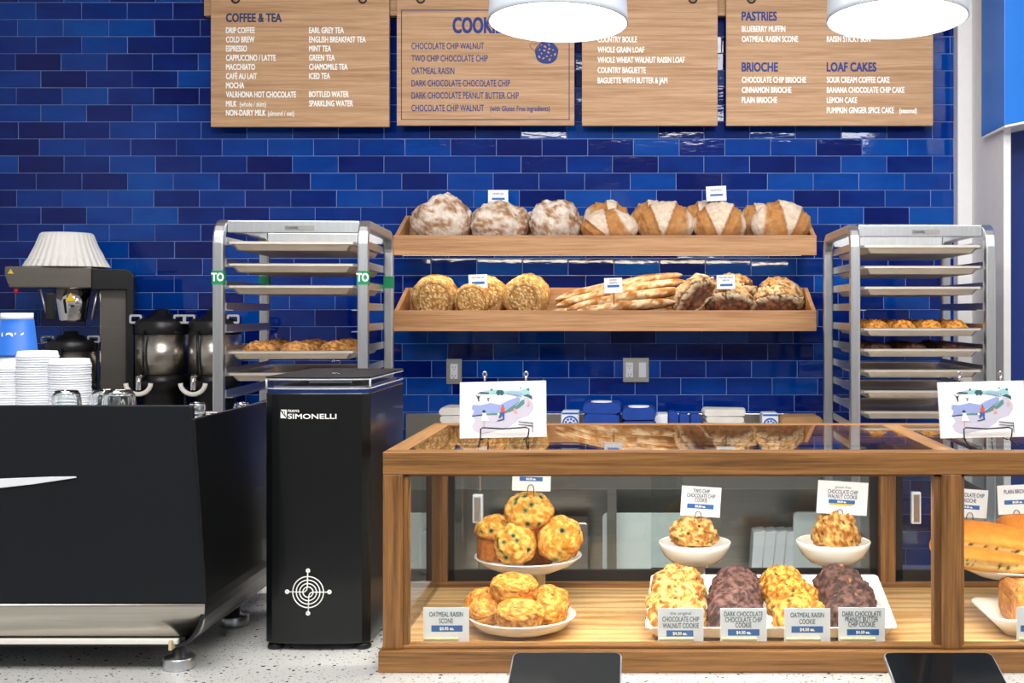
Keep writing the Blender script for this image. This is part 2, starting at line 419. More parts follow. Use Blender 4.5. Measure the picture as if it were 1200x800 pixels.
# ================================================================== SETTING
DW = 5.40                                            # tile face of the back wall
b = MB().box(-3.2, 2.6, -2.4, 5.52, -.08, 0); struct(b.obj('floor', M['floor_mat']))
b = MB().box(-3.2, 2.6, -2.4, 5.52, 3.4, 3.48); struct(b.obj('ceiling', M['ceil_paint']))
b = MB().box(-3.28, -3.2, -2.4, 5.52, 0, 3.4); struct(b.obj('wall_left', M['white_paint']))
b = MB().box(2.6, 2.68, -2.4, 5.52, 0, 3.4); struct(b.obj('wall_right', M['white_paint']))
b = MB().box(-3.2, 2.6, DW+.0034, 5.52, 0, 3.4); wb = struct(b.obj('wall_back', M['grout']))
rnd = random.Random(3)
tb = MB(); PITX, PITZ = .2067, .0771; z00 = Z(22.7, DW)
row = -32
while True:
    zb = z00+row*PITZ
    if zb > 3.38: break
    if zb > .02:
        par = (row % 2 == 0)
        off = X(44.5+rnd.uniform(-3, 5) if par else 19.5+rnd.uniform(-2, 4), DW)
        k0 = int((-3.2-off)/PITX)-1
        for k in range(k0, 40):
            x0 = off+k*PITX+.0016; x1 = x0+PITX-.0034
            x0 = max(x0, -3.19); x1 = min(x1, 1.44)
            if x1-x0 < .004: continue
            z0_, z1_ = zb+.0016, zb+PITZ-.0016
            ta, tbb = max(-.0013, min(.0013, rnd.gauss(0, .0008))), max(-.0010, min(.0010, rnd.gauss(0, .0007)))
            q = lambda sx, sz: DW+sx*ta+sz*tbb
            e = .0016
            vs = [(x0, DW+.012, z0_), (x1, DW+.012, z0_), (x1, DW+.012, z1_), (x0, DW+.012, z1_),
                  (x0, q(-1, -1)+.002, z0_), (x1, q(1, -1)+.002, z0_), (x1, q(1, 1)+.002, z1_), (x0, q(-1, 1)+.002, z1_),
                  (x0+e, q(-1, -1), z0_+e), (x1-e, q(1, -1), z0_+e), (x1-e, q(1, 1), z1_-e), (x0+e, q(-1, 1), z1_-e)]
            tb.add(vs, [(0, 1, 5, 4), (1, 2, 6, 5), (2, 3, 7, 6), (3, 0, 4, 7), (4, 5, 9, 8), (5, 6, 10, 9), (6, 7, 11, 10), (7, 4, 8, 11), (8, 9, 10, 11)])
    row += 1
tl = tb.obj('wall_tiles', M['tile'], wb); tl['label'] = 'deep blue glazed brick tiles'
# white pilaster, return wall and the blue wall beyond on the right
b = MB().box(1.437, 1.56, 5.33, 5.41, 0, 3.4); struct(b.obj('trim_1', M['white_paint'], bevel=.004))
b = MB().box(1.50, 1.53, 4.87, 5.41, 0, 3.4); struct(b.obj('wall_return', M['white_paint'], bevel=.003))
b = MB().box(1.53, 2.6, 5.1, 5.2, 0, 3.4); struct(b.obj('wall_blue', M['blue_paint']))
b = MB().prism([(1.475, 2.262), (2.6, 2.50), (2.6, 3.4), (1.475, 3.4)], 'y', 4.78, 5.1); struct(b.obj('beam_blue', M['blue_paint_lit'], bevel=.003))
b = MB().prism([(1.475, 2.252), (2.6, 2.49), (2.6, 2.499), (1.475, 2.261)], 'y', 4.775, 5.1); struct(b.obj('trim_2', M['white_paint']))

# ================================================================== SERVICE COUNTER (front) and BACK COUNTER
ct = thing('service_counter', 'white speckled terrazzo service counter under the glass case and coffee machine', 'counter', (0, 2.15, 0))
MB().box(-2.4, 2.3, 1.62, 2.74, .86, .90).obj('counter_top', M['terrazzo'], ct, bevel=.004)
MB().box(-2.35, 2.25, 1.70, 2.70, 0, .86).obj('counter_base', M['white_paint'], ct)
bc = thing('back_counter', 'stainless steel back counter below the tiled wall', 'counter', (-.8, 5.15, 0))
MB().box(-3.0, 1.0, 4.97, 5.385, .865, .90).obj('counter_top', M['steel'], bc, bevel=.004)
MB().box(-3.0, 1.0, 4.985, 5.0, .775, .865).obj('apron', M['steel'], bc, bevel=.003)
MB().box(-2.98, .98, 5.0, 5.38, .36, .39).obj('shelf', M['steel'], bc, bevel=.003)
MB().box(-2.98, .98, 5.365, 5.38, .39, .86).obj('back_panel', M['steel'], bc)
for xx in (-2.98, -1.6, -.80, -.12, .94):
    MB().box(xx, xx+.04, 4.99, 5.37, 0, .865).obj('leg', M['steel'], bc, bevel=.003)
struct(MB().box(-1.0344, .80, 5.376, 5.392, .901, Z(484.5, 5.376)).obj('trim_3', M['steel'], bevel=.002))

# ================================================================== MENU BOARDS on their rail
DB = 5.31
rail = thing('hanging_rail', 'long pale oak rail along the tiled wall carrying the menu boards', 'rail', (X(640, 5.35), 5.36, Z(18.5, 5.345)))
MB().box(X(239, 5.345), X(1100, 5.345), 5.345, 5.385, Z(18.5, 5.345), Z(18.5, 5.345)+.11).obj('rail_bar', M['board'], rail, bevel=.002)
for px in (276, 425, 493, 645, 712, 812, 880.6, 1064):
    p = W(px, -1, DB)
    MB().tube([p+Vector((0, -.014, .004)), p+Vector((0, .04, .004))], .010, 14).obj('peg', M['shelf_y'], rail)

def menu_board(x0, x1, ybot, label, pegs):
    t = thing('menu_board', label, 'menu board', (X((x0+x1)/2, DB), DB, Z(ybot, DB)), 'oak menu boards')
    zb = Z(ybot, DB); zt = 3.08
    bd = MB().box(X(x0, DB), X(x1, DB), DB, DB+.022, zb, zt).obj('panel', M['board'], t, bevel=.0015)
    for px in pegs:
        p = W(px, -1, DB); ring = [(p.x+.0165*math.cos(a), DB-.0008, p.z+.0165*math.sin(a)) for a in [2*PI*k/20 for k in range(20)]]
        MB().tube([(q[0], q[1], q[2]) for q in ring], .0045, 6, closed=True).obj('peg_hole', M['black_plastic'], t)
    return t
YT = DB-.0009
def lines(t, name, mat, items, cap_px, xf, bold=.02, lab=None):
    for s, px, py in items:
        if s: text_mb([(s, X(px, DB), Z(py, DB))], YT, cap_px*DB/F, xf, 'l', bold).obj(name, M[mat], t, recalc=False)
m1 = menu_board(247, 456, 148.5, 'oak menu board headed COFFEE & TEA with white drink names', (276, 425))
lines(m1, 'heading', 'ink_navy', [('COFFEE & TEA', 265.2, 25.6)], 9.6, .72, .02)
L1 = ['DRIP COFFEE', 'COLD BREW', 'ESPRESSO', 'CAPPUCCINO / LATTE', 'MACCHIATO', 'CAFÉ AU LAIT', 'MOCHA', 'VALRHONA HOT CHOCOLATE']
lines(m1, 'menu_line', 'ink_white', [(s, 265, 38.8+i*10.75) for i, s in enumerate(L1)]+[('MILK', 265, 124.8), ('NON-DAIRY MILK', 265, 135.5)], 6.6, .60, .018)
lines(m1, 'menu_note', 'ink_white', [('(whole / skim)', 281, 124.8), ('(almond / oat)', 314, 135.5)], 5.6, .66, .008)
L2 = ['EARL GREY TEA', 'ENGLISH BREAKFAST TEA', 'MINT TEA', 'GREEN TEA', 'CHAMOMILE TEA', 'ICED TEA', '', 'BOTTLED WATER', 'SPARKLING WATER']
lines(m1, 'menu_line', 'ink_white', [(s, 362.4, 38.8+i*10.7) for i, s in enumerate(L2)], 6.6, .60, .018)
m2 = menu_board(465, 673, 147, 'oak menu board with a thin navy border listing cookies', (493, 645))
lines(m2, 'heading', 'ink_blue', [('COOKIES', 531, 38.4)], 17.5, .60, .02)
L3 = [('CHOCOLATE CHIP WALNUT', 57.6), ('TWO CHIP CHOCOLATE CHIP', 72.2), ('OATMEAL RAISIN', 86.7), ('DARK CHOCOLATE CHOCOLATE CHIP', 101.3), ('DARK CHOCOLATE PEANUT BUTTER CHIP', 115.6), ('CHOCOLATE CHIP WALNUT', 130.2)]
lines(m2, 'menu_line', 'ink_blue', [(s, 482.3, y) for s, y in L3], 7.4, .60, .006)
lines(m2, 'menu_note', 'ink_blue', [('(with Gluten Free ingredients)', 574.5, 130)], 5.6, .70, .01)
fr = MB(); xa, xb, za, zb_ = X(470, DB), X(667.5, DB), Z(140.5, DB), Z(11.5, DB); w_ = .0035
for bx in ((xa, xb, za, za+w_), (xa, xb, zb_-w_, zb_), (xa, xa+w_, za, zb_), (xb-w_, xb, za, zb_)):
    fr.box(bx[0], bx[1], DB-.0008, DB+.001, bx[2], bx[3])
fr.obj('border', M['ink_blue'], m2)
# cookie emblem with pale chips and an outlined heart
cx, cz, cr = X(640.5, DB), Z(61.5, DB), 13.6*DB/F
em = MB(); em.prism([(cx+cr*math.cos(a)*(1+.03*math.sin(7*a)), cz+cr*math.sin(a)*(1+.03*math.sin(5*a))) for a in [2*PI*k/40 for k in range(40)]], 'y', DB-.0010, DB+.001)
e1 = em.obj('cookie_emblem', M['ink_blue'], m2)
ch = MB(); rr = random.Random(5)
for k in range(15):
    a = rr.uniform(0, 2*PI); q = cr*.8*math.sqrt((k+.5)/15); a = k*2.4
    sx = rr.uniform(.004, .0075); an = rr.uniform(0, PI)
    pts = [(cx+q*math.cos(a)+sx*(math.cos(an)*u-math.sin(an)*v*.6), cz+q*math.sin(a)+sx*(math.sin(an)*u+math.cos(an)*v*.6)) for u, v in ((-1, -.6), (.2, -1), (1, .1), (.3, 1), (-.8, .7))]
    ch.flat(pts, DB-.0014)
ch.obj('chip_marks', M['board'], e1)
hp = [(X(626, DB)+.024*.052*(16*math.sin(u)**3), 0, Z(54.5, DB)+.024*.052*(13*math.cos(u)-5*math.cos(2*u)-2*math.cos(3*u)-math.cos(4*u))) for u in [2*PI*k/40 for k in range(40)]]
MB().tube([(p[0], DB-.0006, p[2]) for p in hp], .0017, 5, closed=True).obj('heart_outline', M['oak_y'], e1)
m3 = menu_board(682, 841, 147.3, 'oak menu board headed BREADS half hidden by the left lamp', (712, 812))
lines(m3, 'heading', 'ink_blue', [('BREADS', 700.5, 23.6)], 9.6, .70, .02)
lines(m3, 'menu_line', 'ink_white', [(s, 700.5, 49.5+i*12) for i, s in enumerate(['COUNTRY BOULE', 'WHOLE GRAIN LOAF', 'WHOLE WHEAT WALNUT RAISIN LOAF', 'COUNTRY BAGUETTE', 'BAGUETTE WITH BUTTER & JAM'])], 6.6, .585, .018)
m4 = menu_board(851, 1093.5, 147.2, 'widest oak menu board headed PASTRIES, BRIOCHE and LOAF CAKES', (880.6, 1064))
lines(m4, 'heading', 'ink_blue', [('PASTRIES', 869.5, 24), ('BRIOCHE', 869.5, 83.5), ('LOAF CAKES', 969, 83.5)], 10, .70, .02)
lines(m4, 'menu_line', 'ink_white', [('BLUEBERRY MUFFIN', 869.5, 37.2), ('OATMEAL RAISIN SCONE', 869.5, 49), ('CHOCOLATE CHIP BRIOCHE', 869.5, 96.8), ('CINNAMON BRIOCHE', 869.5, 108.7), ('PLAIN BRIOCHE', 869.5, 120.4),
    ('RAISIN STICKY BUN', 969, 49), ('SOUR CREAM COFFEE CAKE', 969, 96.8), ('BANANA CHOCOLATE CHIP CAKE', 969, 108.7), ('LEMON CAKE', 969, 120.6), ('PUMPKIN GINGER SPICE CAKE', 969, 132.4)], 6.6, .60, .018)
lines(m4, 'menu_note', 'ink_white', [('(seasonal)', 1054, 132.4)], 5.4, .66, .02)

# ================================================================== PENDANT LAMPS
def pendant(px, py, d, label, rot):
    c = W(px, py, d); R = .1465
    t = thing('pendant_lamp', label, 'lamp', c, 'pendant lamps over the counter')
    MB().lathe([(R, 0), (R+.003, .001), (R+.002, .012), (R-.004, .10), (R-.02, .19), (R-.06, .235), (.035, .262), (.018, .30), (.001, .30)], c, 48, caps=False).obj('lamp_shade', M['lampshade'], t)
    MB().lathe([(R-.003, .004), (R-.004, .014), (.001, .014)], c, 48, caps=False).obj('diffuser', M['lamp_glow'], t)['label'] = 'glowing white round diffuser'
    MB().tube([c+Vector((0, 0, .29)), Vector((c.x, c.y, 3.4))], .004, 8).obj('cord', M['black_plastic'], t)
    t.rotation_euler = (math.radians(rot), 0, 0)
    return t
pendant(654.3, 27.5, 2.55, 'white pendant lamp hanging in front of the cookie and bread menu boards', -3)
pendant(1051, 23.5, 2.55, 'white pendant lamp hanging in front of the pastries menu board', -3)

# ================================================================== BREAD SHELVES
def bread_shelf(ytop, ybot, yback, label, led):
    d0, d1 = 5.10, 5.385; x0, x1 = X(461, d0), X(957, d0)
    zt, zb2, zk = Z(ytop, d0), Z(ybot, d0), Z(yback, d1)
    t = thing('bread_shelf', label, 'shelf', ((x0+x1)/2, d1, zb2), 'oak bread shelves')
    MB().box(x0, x1, d0, d0+.02, zb2, zt).obj('front_lip', M['shelf_x'], t, bevel=.002)
    MB().prism([(d0+.02, zt-.057), (d1, zt-.037), (d1, zt-.017), (d0+.02, zt-.037)], 'x', x0+.018, x1-.018).obj('base_board', M['shelf_x'], t)
    MB().box(x0+.018, x1-.018, d1-.016, d1, zt-.017, zk).obj('back_board', M['shelf_x'], t, bevel=.002)
    for a in (x0, x1-.018):
        MB().prism([(d0+.02, zb2), (d1, zb2+.03), (d1, zk), (d1-.02, zk), (d0+.02, zt)], 'x', a, a+.018).obj('side_board', M['shelf_y'], t, bevel=.0015)
    if led:
        MB().box(x0+.03, x1-.06, d0+.035, d0+.05, zb2+.001, zb2+.009).obj('light_strip', M['led'], t)['label'] = 'warm glowing light strip'
        area('shelf_light', ((x0+x1)/2, d0+.07, zb2-.004), (math.radians(38), 0, 0), 1.7, .014, 2.8, (1, .86, .62))
    return t
bread_shelf(275.5, 299, 253, 'upper oak wall shelf holding the round floury loaves', True)
bread_shelf(363.5, 388, 337, 'lower oak wall shelf holding seeded loaves and baguettes', False)
UZ = Z(275.5, 5.1)-.030; LZ = Z(363.5, 5.1)-.030         # board height a little behind the lips

# ================================================================== SHEET PAN RACKS
RW, RD, RH = .515, .68, 1.83
def rect_sweep(mb, pts, x0, x1, t):
    n = len(pts); outer = []; inner = []
    for i, p in enumerate(pts):
        a = Vector(pts[max(i-1, 0)]); c = Vector(pts[min(i+1, n-1)]); tt = (c-a).normalized(); nn = Vector((-tt.y, tt.x))
        outer.append(Vector(p)+nn*t/2); inner.append(Vector(p)-nn*t/2)
    vs = []; fs = []
    for o, i_ in zip(outer, inner): vs += [(x0, o.x, o.y), (x1, o.x, o.y), (x1, i_.x, i_.y), (x0, i_.x, i_.y)]
    for i in range(n-1):
        for k in range(4):
            k2 = (k+1) % 4; fs.append((i*4+k, i*4+k2, (i+1)*4+k2, (i+1)*4+k))
    fs += [(3, 2, 1, 0), tuple((n-1)*4+k for k in range(4))]
    mb.add(vs, fs); return mb
LV0, LSTEP = 1.757, .0738
def make_rack(label, tape):
    t = thing('sheet_pan_rack', label, 'rack', (0, 0, 0), 'aluminium sheet pan racks')
    R = .065; yf, yr, zt = -RD/2+.017, RD/2-.017, RH-.017
    pts = [(yf, .12)]+[(yf+R-R*math.cos(a), zt-R+R*math.sin(a)) for a in [PI/2*k/6 for k in range(7)]]
    pts += [(yr-R+R*math.sin(a), zt-R+R*math.cos(a)) for a in [PI/2*k/6 for k in range(7)]]+[(yr, .12)]
    for s in (-1, 1):
        xa = s*(RW/2-.036); xb = s*RW/2
        rect_sweep(MB(), pts, min(xa, xb), max(xa, xb), .034).obj('side_frame', M['alu'], t, bevel=.006)
    hw = RW/2-.036
    for y, zz in ((yf+.045, RH-.045), (yr-.02, RH-.05), (yf, .2), (yr, .2)):
        MB().box(-hw, hw, y-.012, y+.012, zz, zz+.042).obj('crossbar', M['alu'], t, bevel=.003)
    st = MB().box(-.03, .07, yf+.031, yf+.033, RH-.036, RH-.02).obj('maker_sticker', M['outlet'], t)
    text_mb([('CHANNEL', -.026, RH-.032)], yf+.0305, .008, .8, bold=.03).obj('sticker_text', M['ink_grey'], st, recalc=False)
    for k in range(16):
        z = LV0-k*LSTEP
        for s in (-1, 1):
            x0 = s*hw
            MB().prism([(x0, z+.012), (x0-s*.003, z+.012), (x0-s*.003, z-.012), (x0-s*.024, z-.012), (x0-s*.024, z-.015), (x0, z-.015)] if s > 0 else
                       [(x0, z+.012), (x0, z-.015), (x0+.024, z-.015), (x0+.024, z-.012), (x0+.003, z-.012), (x0+.003, z+.012)], 'y', -RD/2+.03, RD/2-.03).obj('slide_rail', M['alu'], t)
    if tape:
        for s in (-1, 1):
            for y in (yf, yr):
                xc = s*(RW/2-.018)
                tp = MB().box(xc-.0188, xc+.0188, y-.0178, y+.0178, 1.608, 1.655).obj('green_tape', M['green'], t)
                if y == yf: text_mb([('TO', xc, 1.62)], y-.0184, .026, .75, 'c', .02).obj('tape_lettering', M['ink_white'], tp, recalc=False)
    for sx in (-1, 1):
        for sy in (-1, 1):
            x, y = sx*(RW/2-.018), sy*(RD/2-.017)
            c = MB().box(x-.016, x+.016, y-.014, y+.014, .09, .14).obj('caster', M['steel'], t)
            MB().tube([(x-.012, y, .0501), (x+.012, y, .0501)], .05, 16).obj('wheel', M['black_plastic'], c)
    return t
rackL = make_rack('aluminium sheet pan rack with green tape on the left side', True)
rackR = make_rack('aluminium sheet pan rack on the right in front of the white pillar', False)
RLrot = math.radians(4.1)
pL = Vector((X(340.3, 4.02), 4.02, 0)); rl_c = pL+Vector((-math.sin(RLrot), math.cos(RLrot), 0))*RD/2
pR = Vector((X(1082, 4.23), 4.23, 0)); RRrot = math.radians(-.8); rr_c = pR+Vector((-math.sin(RRrot), math.cos(RRrot), 0))*RD/2
put(rackL, rl_c, (0, 0, RLrot)); put(rackR, rr_c, (0, 0, RRrot))

def pan_mesh():
    m = MB(); w, l = .217, .325
    def ring(hx, hy, z, r):
        return [(hx-r, -hy, z), (hx, -hy+r, z), (hx, hy-r, z), (hx-r, hy, z), (-hx+r, hy, z), (-hx, hy-r, z), (-hx, -hy+r, z), (-hx+r, -hy, z)]
    rings = [ring(w, l, -.004, .012), ring(w, l, .003, .012), ring(w-.006, l-.006, .005, .011), ring(w-.012, l-.012, .0, .01), ring(w-.028, l-.028, -.023, .01),
             ring(.001, .001, -.023, .0004), ring(.001, .001, -.0245, .0004), ring(w-.030, l-.030, -.0245, .01), ring(w-.014, l-.014, -.003, .01), ring(w-.008, l-.008, -.005, .011)]
    vs = [v for r in rings for v in r]; n = 8; fs = []
    for i in range(len(rings)):
        j = (i+1) % len(rings)
        for k in range(n): fs.append((i*n+k, i*n+(k+1) % n, j*n+(k+1) % n, j*n+k))
    m.add(vs, fs); return m
pan0 = pan_mesh().obj('sheet_pan', M['alu_pan']); tag(pan0, 'x', 'sheet pan', 'sheet pans in the racks')
pan0.data.transform(Matrix.Translation((0, 0, -.0245)))     # origin at rim height
first_pan = True
def rack_pt(rack, x, y, z):
    c, r = (rl_c, RLrot) if rack == 'L' else (rr_c, RRrot)
    return Vector((c.x+x*math.cos(r)-y*math.sin(r), c.y+x*math.sin(r)+y*math.cos(r), z))
def place_pan(rack, lev, label, out=.0):
    global first_pan
    z = LV0-lev*LSTEP-.0078; p = rack_pt(rack, 0, -out, z); r = RLrot if rack == 'L' else RRrot
    if first_pan: first_pan = False; put(pan0, p, (0, 0, r)); tag(pan0, label); return pan0
    return dup(pan0, p, (0, 0, r), label)
for lev, lb in ((0, 'empty sheet pan at the very top of the left rack'), (1, 'empty sheet pan second from the top of the left rack'),
                (2, 'sheet pan level with the green tape in the left rack, flat cookies on it'),
                (5, 'sheet pan loaded with big walnut cookies in the left rack'), (6, 'lowest visible sheet pan in the left rack just above the grinder lid')):
    place_pan('L', lev, lb)
for lev, lb in ((0, 'empty sheet pan at the very top of the right rack'), (1, 'empty sheet pan second from the top of the right rack'),
                (2, 'empty sheet pan third from the top of the right rack'), (4, 'sheet pan heaped with golden cookies in the right rack'),
                (5, 'sheet pan of dark chocolate cookies under the golden ones in the right rack'),
                (6, 'empty sheet pan directly under the dark cookies in the right rack'),
                (7, 'second to lowest empty sheet pan in the right rack'), (8, 'lowest sheet pan of the right rack near the glass case top')):
    place_pan('R', lev, lb)
# ================================================================== BAKED GOODS
def cookie_fn(r, h, sd, base, light, dark, chip, chips=.5, lump=.16, freq=2.6, cs=4.2):
    def fn(d):
        z = d.z*h if d.z > 0 else d.z*h*.30
        n = fb(d, freq, sd, 3)*lump*.8+fb(d, freq*3.2, sd+2, 2)*lump*.45+fb(d, 13, sd+8, 2)*lump*.16
        f1, ci = vor(d, cs*1.1, sd+5); n += max(0, .42-f1[0])*lump*.75
        p = Vector((d.x*r, d.y*r, z))*(1+n)
        t = .5+.9*fb(d, 5, sd+4, 3)
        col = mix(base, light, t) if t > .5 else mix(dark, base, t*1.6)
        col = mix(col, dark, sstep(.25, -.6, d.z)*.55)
        f, ci2 = vor(d, cs, sd+9)
        if ci2 < chips and f[0] < .33: col = mix(chip, col, sstep(.25, .33, f[0])); p *= .985
        return p, col
    return fn
def cookie_mesh(name, r, h, sd, kind, nu=64, nv=36):
    K = {'walnut': ('#c38737', '#e5bf78', '#96571a', '#4c2a11', .34), 'dark': ('#5b3a35', '#7b5750', '#3a221f', '#2a1715', .5),
         'oat': ('#c27e20', '#e3b052', '#965412', '#532b12', .20), 'peanut': ('#4f332d', '#6e4d44', '#30201d', '#a9743a', .12),
         'twochip': ('#cf9446', '#edc57e', '#a06024', '#362012', .5), 'plain': ('#a4713e', '#c99458', '#74481f', '#442616', .45), 'goldrack': ('#c27c2c', '#de9f4c', '#8d5317', '#5b3110', .4)}[kind]
    c = [C(x) for x in K[:4]]
    rough = {'dark': .12, 'peanut': .15}.get(kind, .17)
    return blob(name, cookie_fn(r, h, sd, c[0], c[1], c[2], c[3], K[4], rough), nu, nv)

# ---- round loaves of the upper shelf
def rustic_fn(rx, ry, h, sd):
    a, b_, w, g = C('#b08058'), C('#805838'), C('#f1e8dc'), C('#c7b09c')
    def fn(d):
        n = fb(d, 1.7, sd, 3)*.10+fb(d, 6, sd+1, 3)*.05
        z = d.z*h*.55+h*.45; z = max(z, 0) if d.z < 0 else z
        p = Vector((d.x*rx*(1+n), d.y*ry*(1+n), max(0, z*(1+n*.8))))
        t = .5+.85*fb(d, 2.6, sd+3, 4); u = .5+.9*fb(d, 9, sd+6, 3)
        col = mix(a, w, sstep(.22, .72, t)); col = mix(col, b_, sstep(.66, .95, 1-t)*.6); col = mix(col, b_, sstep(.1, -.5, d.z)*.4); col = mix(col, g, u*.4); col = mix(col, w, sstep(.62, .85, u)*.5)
        return p, col
    return fn
def boule_fn(rx, ry, h, sd, cxs=0.0, wid=.55, lean=0.0):
    cr, dk, fl, pale = C('#b97e45'), C('#87511f'), C('#e9dccb'), C('#c99a66')
    def fn(d):
        n = fb(d, 1.6, sd, 3)*.05
        z = d.z*h*.58+h*.42
        u = d.x-cxs-lean*d.z; v = d.z
        wedge = wid*max(0, v+.55)*.46                 # floury triangle, point down
        band = wedge+.34
        k = abs(u)
        ridge = .022*math.exp(-((k-wedge)/.09)**2)-.026*math.exp(-((k-wedge-.13)/.09)**2)+.035*math.exp(-((k-band-.05)/.06)**2)
        if d.y > .35: ridge *= max(0, 1-(d.y-.35)*2)
        m = 1+n+ridge+fb(d, 7, sd+2, 3)*.015
        p = Vector((d.x*rx*m, d.y*ry*m, max(0, z*m)))
        k += .03*fb(d, 9, sd+9, 3)
        A = mix(fl, pale, .25+.3*fb(d, 6, sd+3, 3))
        B = mix(mix(cr, dk, sstep(.0, .12, .12-(k-wedge))*.9), pale, .25+.4*fb(d, 5, sd+7, 3))
        D = mix(mix(pale, cr, sstep(.2, .8, .5+.9*fb(d, 3, sd+5, 3))), fl, max(sstep(.80, .95, k)*.9, sstep(-.1, -.8, d.z)*.35))
        col = mix(mix(A, B, sstep(-.02, .03, k-wedge)), D, sstep(-.04, .08, k-band))
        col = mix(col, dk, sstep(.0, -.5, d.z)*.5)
        return p, col
    return fn
def loaf(name, me, mat, loc, rot, label, cat, group):
    o = meshobj(name, me, mat); put(o, loc, rot); return tag(o, label, cat, group)
GR = 'floury walnut loaves on the upper shelf'; GB = 'country boules on the upper shelf'
def at_shelf(px, d, z): return Vector((X(px, d), d, z))
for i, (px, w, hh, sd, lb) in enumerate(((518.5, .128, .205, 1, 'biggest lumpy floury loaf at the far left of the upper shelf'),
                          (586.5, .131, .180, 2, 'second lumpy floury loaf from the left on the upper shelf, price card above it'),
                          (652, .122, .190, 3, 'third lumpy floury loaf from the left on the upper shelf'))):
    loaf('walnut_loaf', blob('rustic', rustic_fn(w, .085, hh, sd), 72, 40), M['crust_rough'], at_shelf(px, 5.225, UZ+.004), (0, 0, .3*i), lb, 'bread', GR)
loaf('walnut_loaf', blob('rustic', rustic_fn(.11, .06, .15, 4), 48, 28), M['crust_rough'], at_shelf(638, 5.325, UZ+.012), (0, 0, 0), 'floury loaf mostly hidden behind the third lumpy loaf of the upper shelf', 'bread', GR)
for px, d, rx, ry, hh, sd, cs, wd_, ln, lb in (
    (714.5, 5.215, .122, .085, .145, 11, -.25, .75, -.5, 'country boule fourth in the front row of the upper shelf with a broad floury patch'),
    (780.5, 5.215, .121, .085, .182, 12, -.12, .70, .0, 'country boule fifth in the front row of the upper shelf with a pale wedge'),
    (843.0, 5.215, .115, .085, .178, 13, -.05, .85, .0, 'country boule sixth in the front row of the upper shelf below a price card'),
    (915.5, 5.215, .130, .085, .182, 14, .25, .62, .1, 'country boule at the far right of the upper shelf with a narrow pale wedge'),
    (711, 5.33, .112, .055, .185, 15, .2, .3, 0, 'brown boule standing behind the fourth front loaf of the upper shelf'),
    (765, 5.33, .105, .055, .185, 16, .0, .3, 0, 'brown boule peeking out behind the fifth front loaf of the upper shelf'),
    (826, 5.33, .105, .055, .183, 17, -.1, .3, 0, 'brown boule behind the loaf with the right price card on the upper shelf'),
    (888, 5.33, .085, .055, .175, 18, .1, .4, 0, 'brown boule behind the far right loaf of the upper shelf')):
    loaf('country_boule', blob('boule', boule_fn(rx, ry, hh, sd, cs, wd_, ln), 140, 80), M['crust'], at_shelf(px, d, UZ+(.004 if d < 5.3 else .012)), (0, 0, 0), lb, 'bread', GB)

# ---- seeded loaves, end-on with an oat crusted face
def seeded_fn(r, L, sd, cap=.62, offx=0, offz=0):
    oat, oatd, cr, gold = C('#efd9a8'), C('#8a5a24'), C('#c9924a'), C('#efd596')
    def fn(d):
        q = Vector((d.x-offx, d.y, d.z-offz)); rad = math.hypot(q.x, q.z)
        face = d.y < 0 and rad < cap
        n = fb(d, 1.8, sd, 3)*.06
        if face:
            f, ci = vor(d, 10, sd); n += (.34-f[0])*.09; col = mix(oat, oatd, sstep(.30, .52, f[0])); col = mix(col, C('#c79a58'), .6*ci)
        else:
            crack = math.exp(-((rad-cap-.05)/.05)**2) if d.y < .2 else 0
            n += -.06*crack+fb(d, 6, sd+4, 3)*.03
            col = mix(cr, gold, .5+.9*fb(d, 3.5, sd+5, 3)); col = mix(col, C('#5c3412'), crack*.9)
            f, ci = vor(d, 12, sd+3)
            if d.z < -.05 or ci > .45: col = mix(mix(oat, oatd, sstep(.1, .45, f[0])), col, .35)
        yy = d.y*L*(1-.25*sstep(.3, .9, abs(d.y)) if d.y < 0 else 1)
        return Vector((d.x*r*(1+n), yy, max(0, (d.z*r*(1+n))+r*.86))), col
    return fn
GS = 'seeded loaves on the lower shelf'
for px, d, r, L, sd, cap, ox, oz, rz, lb in (
    (508.5, 5.205, .096, .078, 21, .70, .02, -.10, .05, 'seeded round loaf at the far left of the lower shelf'),
    (553, 5.185, .076, .062, 22, .80, -.05, -.05, .18, 'small seed topped loaf in front under the left price card of the lower shelf'),
    (572, 5.275, .094, .080, 23, .50, .25, .10, -.3, 'golden seeded loaf behind the small one with the left price card of the lower shelf'),
    (615, 5.205, .096, .078, 24, .58, -.02, -.08, 0, 'seeded round loaf beside the baguettes on the lower shelf'),
    (512, 5.315, .098, .055, 25, .3, .1, .1, 0, 'golden loaf behind the far left seeded loaf of the lower shelf'),
    (619, 5.315, .098, .055, 26, .3, .1, .1, 0, 'golden loaf behind the seeded loaf next to the baguettes')):
    loaf('seeded_loaf', blob('seeded', seeded_fn(r, L, sd, cap, ox, oz), 84, 44), M['seed'], at_shelf(px, d, LZ+(.004 if d < 5.28 else .010)), (0, 0, rz), lb, 'bread', GS)

